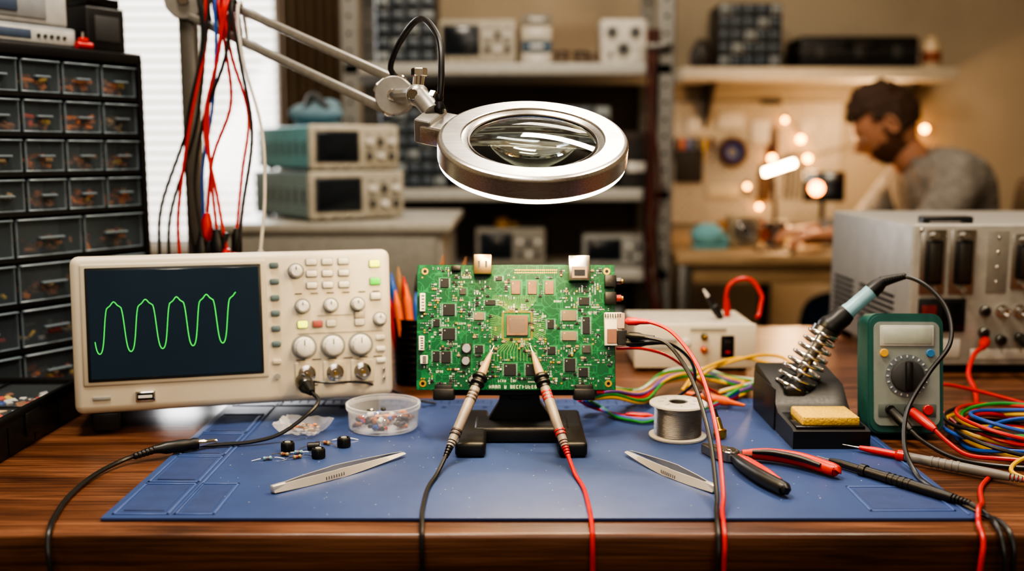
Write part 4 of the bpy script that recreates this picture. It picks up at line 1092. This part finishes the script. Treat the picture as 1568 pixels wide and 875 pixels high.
b=MB('solder_fume_sensor',(-.03,3.12,.073)); b.lathe([(0,0),(.022,0),(.024,.012),(.014,.028),(0,.03)],mat('sensor_yellow','#c9912f',.5),None,20);b.cyl((.022,0,.0065),(.05,0,0.0065),.006,yelc);b.done()
organizer('drawer_organizer',(-.15,3.05,-.4195),.3,.2,.25,4,4)
organizer('drawer_organizer',(.2,3.05,-.4195),.3,.2,.25,4,4)
b=MB('hanging_cable_bundle')
for k in range(7):
    x=.400+.005*k;b.tube([(x,2.985,.66),(x+.012*sin(k),2.975,.45),(x+.02*sin(k*2),2.97,.2),(x+.015*cos(k),2.975,-.05),(x+.03,2.98,-.2)],.0042,[maroon,brownc,blackc,maroon][k%4])
b.b2((.395,2.975,.60),(.47,3.0,.62),steeld,.003)
b.done()

b=MB('wall_shelf'); b.b2((.62,3.68,.565),(1.62,3.995,.610),mat('shelf_cream','#c4bba9',.5),.004,2)
for x in (.75,1.5): b.prism([(0,0),(-.22,0),(0,-.2)],.015,steeld,T(x,3.995,.565)@R(90,0,90))
b.done()
organizer('drawer_organizer',(.87,3.72,.6105),.23,.2,.23,5,5)
b=MB('hard_tool_case',(1.27,3.72,.6105))
b.b2((-.22,0,0),(.22,.2,.115),black,.015,3);b.b2((-.225,-.003,.055),(.225,.203,.063),dgrey,.003)
for x in (-.14,0,.14): b.b2((x-.018,-.008,.035),(x+.018,0,.08),dgrey,.003)
b.tube([(-.05,-.004,.07),(-.05,-.03,.085),(.05,-.03,.085),(.05,-.004,.07)],.006,blackgl)
b.done()
b=MB('spray_can',(1.545,3.75,.6105)); b.lathe([(0,0),(.032,0),(.034,.004),(.034,.08),(.030,.092),(.018,.098),(.018,.112),(0,.114)],mat('can_cream','#c9b696',.4),None,28);b.lathe([(.0345,.02),(.0345,.06)],mat('can_label','#8a4a2c',.5),None,28);b.done()
b=MB('ceramic_jar',(.70,3.76,.6105)); b.lathe([(0,0),(.03,0),(.042,.02),(.044,.05),(.03,.085),(.02,.095),(.022,.105),(0,.106)],mat('jar_dark','#3f3934',.4),None,28);b.done()
b=MB('hanging_wall_cables')
for k in range(4): b.tube([(1.0+.01*k,3.985,.5),(1.01+.012*k,3.975,.3),(.99+.01*k,3.975,.12)],.006,[brownc,maroon,blackc,brownc][k])
b.b2((.98,3.975,.49),(1.06,3.998,.51),steeld)
b.done()

b=MB('tool_pegboard')
b.b2((.60,3.975,.02),(1.30,3.998,.50),mat('pegboard','#c2b7a4',.7),.003)
for i in range(22):
    for k in range(15): b.box((.63+i*.031,3.9745,.05+k*.031),(.006,.001,.006),dgrey)
for x,z,w,h,c in ((.73,.41,.08,.06,'#d8d0c2'),(.86,.43,.10,.07,'#cfc9bd'),(.98,.38,.07,.09,'#ded6c8'),(.70,.25,.11,.13,'#2b2622'),(1.16,.40,.06,.05,'#c8bfae'),(.84,.15,.13,.05,'#cdbd9e'),(1.0,.17,.05,.12,'#6a4b30')):
    b.b2((x-w/2,3.962,z-h/2),(x+w/2,3.975,z+h/2),mat('peg'+c.strip('#'),c,.6),.002)
b.torus((.87,3.955,.305),.045,.014,mat('tape_dark','#4a2a1c',.5),rot=(90,0,0)); b.torus((.87,3.955,.305),.028,.008,bluec,rot=(90,0,0))
for k in range(6): b.prof((.64+k*.03,3.965,.36),(.64+k*.03,3.965,.27),[(0,0),(.008,0),(.009,.5),(.003,.52),(.003,1),(0,1)],[maroon,orac,bluec,black,yelc,maroon][k],10)
for k in range(5): b.tube([(1.08+k*.02,3.968,.30),(1.085+k*.02,3.966,.20),(1.08+k*.02,3.968,.12)],.004,steeld)
b.done()

b=MB('rear_workbench')
b.b2((.49,2.95,-.03),(1.02,3.9,0),palewood,.003,2)
for x in (.52,.99):
    for y in (2.98,3.87): b.b2((x-.02,y-.02,ZF+.0005),(x+.02,y+.02,-.03),steeld,.003)
b.b2((.52,2.98,-.09),(.99,3.0,-.03),palewood,.002)
b.done()
b=MB('teal_cloth_bundle',(.62,3.15,.0008)); tcl=mat('teal_cloth','#6fa5ac',.9,bump=.3); b.ball((0,0,.04),.05,tcl,(1.1,.8,.8),20);b.ball((.04,.01,.025),.03,tcl,(1.1,.9,.8),16);b.b2((-.05,-.03,0),(.06,.03,.01),tcl,.003);b.done()
b=MB('component_jars',(.72,3.4,.0008))
for k in range(5): b.lathe([(0,0),(.022,0),(.022,.05),(.018,.055),(.018,.07),(0,.07)],mat('jarx%d'%k,['#a5712f','#6e8a84','#c19c5d','#8a3d22','#d0b27a'][k],.4),T(k*.05,.02*(k%2),0),20)
b.done()
b=MB('solder_fume_extractor',(.75,3.2,.0008)); b.b2((-.05,0,0),(.05,.07,.10),mat('fan_cream','#9a8a70',.5),.008,3);b.cyl((0,.001,.052),(0,-.006,.052),.038,dgrey,seg=28);b.torus((0,-.006,.052),.03,.003,chrome,rot=(90,0,0));b.torus((0,-.006,.052),.018,.003,chrome,rot=(90,0,0));b.done()
b=MB('small_vise',(.86,3.25,.0008)); b.b2((-.03,-.03,0),(.03,.03,.015),dgrey,.003);b.b2((-.015,-.015,.015),(.015,.015,.05),dgrey,.003);b.b2((-.035,-.015,.05),(-.005,.015,.08),steeld,.003);b.b2((.005,-.015,.05),(.035,.015,.08),steeld,.003);b.cyl((-.06,0,.06),(.05,0,.06),.005,chrome);b.done()
b=MB('work_circuit_board',(.80,3.05,.0008)); b.b2((-.06,-.04,0),(.06,.04,.002),mat('pcb_orange','#9c6a2e',.4),.0005)
for k in range(14): b.b2((-.05+.02*(k%6),-.03+.02*(k//6),.002),(-.04+.02*(k%6),-.02+.02*(k//6),.008),dgrey)
b.done()
warm=emis('warm_bulb','#ffa646',26);warmw=emis('warm_white_tube','#ffdda6',30)
b=MB('task_lamp',(1.08,3.60,.0))
b.M=T(-.13,0,0)
b.cyl((0,0,.0006),(0,0,.015),.05,black);b.cyl((0,0,.015),(0,0,.10),.007,black);b.cyl((0,0,.10),(-.02,-.02,.25),.007,black);b.cyl((-.06,-.02,.24),(.06,-.02,.28),.018,dgrey);b.cyl((-.055,-.032,.232),(.055,-.032,.268),.013,warmw)
b.done()
b=MB('tablet_on_stand',(1.03,3.30,.0008))
b.b2((-.05,-.03,0),(.05,.04,.008),black,.002);b.box((0,.015,.03),(.02,.02,.06),black,.002)
b.box((0,0,.19),(.13,.012,.10),blackgl,.004,2,rot=(-10,0,-15));b.cyl((0,.015,.05),(0,.01,.16),.008,black)
b.cyl((-.03,-.014,.185),(-.031,-.022,.185),.022,emis('tablet_glow','#ff8c2c',20),seg=20)
b.done()
b=MB('string_lights')
sl=[(1.135,.355),(1.025,.28),(1.165,.28),(1.62,.395),(1.63,.305),(1.07,.43),(.93,.17),(.98,.09)]
path=sorted(sl)
b.tube([(x,3.955,z+.012) for x,z in path],.002,blackc,seg=5)
for i,(x,z) in enumerate(sl): b.ball((x,3.955,z),.013 if i<5 else .009,warm,seg=12);b.cyl((x,3.955,z+.008),(x,3.955,z+.024),.005,black,seg=8)
b.b2((.92,3.955,.14),(.94,3.975,.18),black)
b.done()

# ------------------------------------------------------------------ seated man
man=bpy.data.objects.new('seated_man',None); bpy.context.collection.objects.link(man)
def skin(name,nodes,edges,mt,sub=2):
    me=bpy.data.meshes.new(name);me.from_pydata([n_[0] for n_ in nodes],edges,[]);me.materials.append(mt)
    ob=bpy.data.objects.new(name,me);bpy.context.collection.objects.link(ob)
    ob.modifiers.new('Skin','SKIN')
    for i,n_ in enumerate(nodes):
        sv=me.skin_vertices[0].data[i];r=n_[1];sv.radius=r if hasattr(r,'__len__') else (r,r);sv.use_root=(i==0)
    ss=ob.modifiers.new('Sub','SUBSURF');ss.levels=sub;ss.render_levels=sub
    ob.modifiers['Skin'].use_smooth_shade=True
    ob.parent=man
    return ob
def shirtmat():
    m=mat('shirt_grey','#86817a',.9,col2='#746f68',scale=40,bump=.2)
    nt=m.node_tree;N=nt.nodes;L=nt.links
    tc=N.new('ShaderNodeTexCoord');w_=N.new('ShaderNodeTexNoise');w_.inputs['Scale'].default_value=9;w_.inputs['Detail'].default_value=2;w_.inputs['Distortion'].default_value=1.5
    L.new(tc.outputs['Object'],w_.inputs['Vector'])
    bp=N.new('ShaderNodeBump');bp.inputs['Strength'].default_value=.8;bp.inputs['Distance'].default_value=.03
    L.new(w_.outputs[0],bp.inputs['Height']);L.new(bp.outputs[0],N['Principled BSDF'].inputs['Normal'])
    return m
shirt=shirtmat();jeans=mat('jeans_blue','#2c4a6c',.9,col2='#243c58',scale=60)
skinm=mat('skin','#b98466',.5,col2='#ad7a5e',scale=30);hairm=mat('hair_brown','#35200f',.7,col2='#432b1a',scale=120,stretch=(1,1,6),bump=.8);beard=mat('beard_brown','#573825',.8,col2='#66442e',scale=200,bump=.6)
skin('shirt',[((1.42,3.10,-.20),(.145,.13)),((1.41,3.10,-.06),(.14,.13)),((1.38,3.10,.08),(.155,.14)),((1.315,3.10,.20),(.155,.13)),((1.25,3.10,.275),.075),
 ((1.305,2.93,.225),.092),((1.27,2.88,.17),.070),((1.15,2.87,.02),.054),((1.06,2.94,.045),.043),((.985,3.0,.062),.034),
 ((1.305,3.27,.225),.092),((1.27,3.32,.17),.070),((1.15,3.33,.03),.054),((1.06,3.25,.05),.043),((.985,3.17,.065),.034)],
 [(0,1),(1,2),(2,3),(3,4),(3,5),(5,6),(6,7),(7,8),(8,9),(3,10),(10,11),(11,12),(12,13),(13,14)],shirt)
skin('trousers',[((1.43,3.10,-.225),(.14,.10)),((1.37,3.01,-.235),.085),((1.18,2.99,-.215),.080),((.985,2.985,-.20),.065),((1.0,2.985,-.42),.055),((1.02,2.985,-.66),.042),
 ((1.37,3.19,-.235),.085),((1.18,3.21,-.215),.080),((.985,3.215,-.20),.065),((1.0,3.215,-.42),.055),((1.02,3.215,-.66),.042)],
 [(0,1),(1,2),(2,3),(3,4),(4,5),(0,6),(6,7),(7,8),(8,9),(9,10)],jeans)
for y in (2.985,3.215):
    b=MB('shoe'); b.b2((.86,y-.045,ZF+.001),(1.08,y+.045,ZF+.022),black,.008,3);b.ball((.93,y,ZF+.045),.05,dgrey,(1.35,.85,.75));b.ball((1.02,y,ZF+.06),.05,dgrey,(1.1,.8,.95));b.done(man)
skin('neck',[((1.26,3.10,.25),.066),((1.215,3.10,.30),.060),((1.18,3.10,.35),.056)],[(0,1),(1,2)],skinm,2)
b=MB('head')
HM=T(1.150,3.10,.392)@R(0,0,180-14)@R(0,36,0)
vs=[];nu,nv=72,52
def g(a,c,s_): return math.exp(-((a-c)/s_)**2)
reg=[]
for i in range(nv+1):
    th=pi*i/nv
    for j in range(nu):
        ph=2*pi*j/nu
        dx,dy,dz=sin(th)*cos(ph),sin(th)*sin(ph),cos(th)
        x,y,z=dx*.098,dy*.076,dz*.118
        if dz<0:
            y*=1-.30*(-dz)**1.6
            if dx>0: x+=.014*(-dz)
            else: x*=1-.35*(-dz)
        if dx>0:
            x+=.026*g(dy,0,.13)*g(dz,-.16,.17)*dx
            x-=.009*(g(dy,.36,.15)+g(dy,-.36,.15))*g(dz,.04,.10)
            x+=.006*g(dz,.17,.07)*g(abs(dy),.3,.25)
            x+=.006*g(dy,0,.22)*(g(dz,-.50,.05)+g(dz,-.60,.05))
            x+=.008*g(dy,0,.25)*g(dz,-.88,.12)
        jag=.05*noise.noise(Vector((dx*7,dy*7,dz*7)))
        hair=(dz>.50+jag) or (dx<-.02+jag and dz>-.40) or (dx<.30+jag and dz>.14+jag)
        brd=(not hair) and ((dx>-.12 and dz<-.52+.35*min(abs(dy),.6)+jag and not(abs(dy)<.24 and -.62<dz<-.46)) or (abs(dy)>.72 and dz<.05 and -.12<dx<.30+jag))
        if hair:
            nn=noise.noise(Vector((dx*5,dy*5,dz*5)))
            s_=1+.12+.10*nn+.06*max(0,dz)
            x*=s_;y*=s_;z*=s_
        if brd:
            s_=1.03+.03*noise.noise(Vector((dx*9,dy*9,dz*9)));x*=s_;y*=s_;z*=s_
        vs.append((x,y,z));reg.append(1 if hair else 2 if brd else 0)
fs={0:[],1:[],2:[]}
for i in range(nv):
    for j in range(nu):
        a=i*nu+j;c=i*nu+(j+1)%nu;d=c+nu;e=a+nu
        fs[reg[a]].append((a,c,d,e))
b.M=HM
for mt in (skinm,hairm,beard): b.mats.append(mt)
b.v+=[tuple(HM@Vector(p)) for p in vs]
for k in fs:
    for f in fs[k]: b.f.append(f);b.m.append(k)
for sy in (-1,1):
    b.ball((.080,sy*.030,.002),.0115,white,seg=16);b.ball((.0885,sy*.030,-.001),.005,black,seg=12)
    b.ball((.0805,sy*.030,.006),.0120,skinm,(1,1.05,.85),seg=16)
    b.tube([(.088,sy*.016,.024),(.094,sy*.03,.028),(.085,sy*.048,.022)],.0036,hairm,seg=6)
    b.torus((-.004,sy*.080,-.008),.020,.006,skinm,rot=(90,0,-sy*18),sc=(.65,1.3,1),rs=8);b.ball((-.004,sy*.077,-.008),.017,skinm,(.7,.3,1.2))
b.tube([(.100,-.018,-.066),(.106,0,-.064),(.100,.018,-.066)],.004,mat('lips','#8a5044',.5),seg=8)
b.done(man,ang=80)
def hand(y0,sg):
    W_=Vector((.985,y0,.062))
    nodes=[((W_.x,W_.y,W_.z),.026),((.955,y0,.058),(.030,.022)),((.925,y0+.0,.054),(.034,.018))];edges=[(0,1),(1,2)]
    for k,(dy,L_) in enumerate(((-.030,.070),(-.010,.080),(.010,.076),(.029,.060))):
        i=len(nodes)
        nodes+=[((.905,y0+dy,.055),.010),((.905-L_*.45,y0+dy*1.05,.052),.009),((.905-L_*.75,y0+dy*.95,.034),.0085),((.905-L_*.82,y0+dy*.85,.014),.0075)]
        edges+=[(2,i),(i,i+1),(i+1,i+2),(i+2,i+3)]
    i=len(nodes);nodes+=[((.95,y0+sg*.034,.045),.012),((.925,y0+sg*.050,.034),.0105),((.895,y0+sg*.044,.022),.009)];edges+=[(1,i),(i,i+1),(i+1,i+2)]
    skin('hand',nodes,edges,skinm,2)
hand(3.0,1);hand(3.17,-1)
b=MB('soldering_pen'); b.prof((.90,3.035,.06),(.855,3.06,.004),[(0,0),(.005,0),(.0055,.6),(.002,.65),(.0008,1),(0,1)],bluec,12);b.done(man)

b=MB('office_chair',(1.42,3.10,ZF+.0005))
b.b2((-.22,-.24,.33),(.22,.24,.395),black,.025,4)
b.box((.235,0,.72),(.05,.42,.50),black,.022,4,rot=(0,8,0));b.b2((.19,-.03,.34),(.215,.03,.60),dgrey,.005)
b.cyl((0,0,.06),(0,0,.34),.028,steeld)
for k in range(5):
    a=2*pi*k/5;b.tube([(0,0,.09),(.15*cos(a),.15*sin(a),.08),(.28*cos(a),.28*sin(a),.06)],[.025,.02,.015],black);b.ball((.28*cos(a),.28*sin(a),.026),.0255,blackgl,seg=14)
b.done()

# ------------------------------------------------------------------ lift everything so floor is z=0
for ob in bpy.data.objects:
    if ob.parent is None: ob.location.z+=DZ

# ------------------------------------------------------------------ lights
def area(name,loc,target,size,power,col,sy=None):
    l=bpy.data.lights.new(name,'AREA');l.energy=power;l.color=col;l.size=size
    if sy: l.shape='RECTANGLE';l.size_y=sy
    o=bpy.data.objects.new(name,l);bpy.context.collection.objects.link(o);o.location=loc
    o.rotation_euler=(Vector(target)-Vector(loc)).to_track_quat('-Z','Y').to_euler();return o
area('ceiling_light',(-.4,.75,2.6),(-.1,1.05,.75),.6,36,(1,.87,.70),.35)
area('ceiling_light',(.85,1.0,2.6),(.4,1.1,.75),.4,24,(1,.84,.64),.3)
area('ceiling_light',(.35,2.2,2.62),(.12,1.2,.9),.7,15,(1,.90,.78),.16)
area('window_daylight',(-1.25,3.85,1.55),(-.2,1.1,.8),.65,30,(.96,.96,1),1.2)
area('front_fill_light',(.1,-.9,2.0),(.0,1.4,.9),1.2,13,(1,.89,.76))  # unseen frontal fill added behind the camera, not a fixture of the room
area('ceiling_light',(.3,3.0,2.6),(.5,3.6,.9),.6,9,(1,.86,.70))
def point(name,loc,p,col,r=.05):
    l=bpy.data.lights.new(name,'POINT');l.energy=p;l.color=col;l.shadow_soft_size=r
    o=bpy.data.objects.new(name,l);bpy.context.collection.objects.link(o);o.location=loc
point('task_lamp_glow',(1.0,3.42,1.0),8,(1,.62,.32))
point('string_light_glow',(1.35,3.7,1.2),4,(1,.66,.38))
w=bpy.data.worlds.new('World');bpy.context.scene.world=w;w.use_nodes=True
w.node_tree.nodes['Background'].inputs[0].default_value=(1,.95,.87,1);w.node_tree.nodes['Background'].inputs[1].default_value=2.8

# ------------------------------------------------------------------ camera
cd=bpy.data.cameras.new('Camera');cam=bpy.data.objects.new('Camera',cd);bpy.context.collection.objects.link(cam)
cam.location=(0,0,1.05);cam.rotation_euler=(radians(90-7.57),0,0)
cd.sensor_width=36;cd.lens=35;cd.clip_start=.02
cd.dof.use_dof=True;cd.dof.focus_distance=.95;cd.dof.aperture_fstop=2.8
bpy.context.scene.camera=cam
try:
    bpy.context.scene.view_settings.look='AgX - High Contrast'
except Exception as e_: print('look',e_)
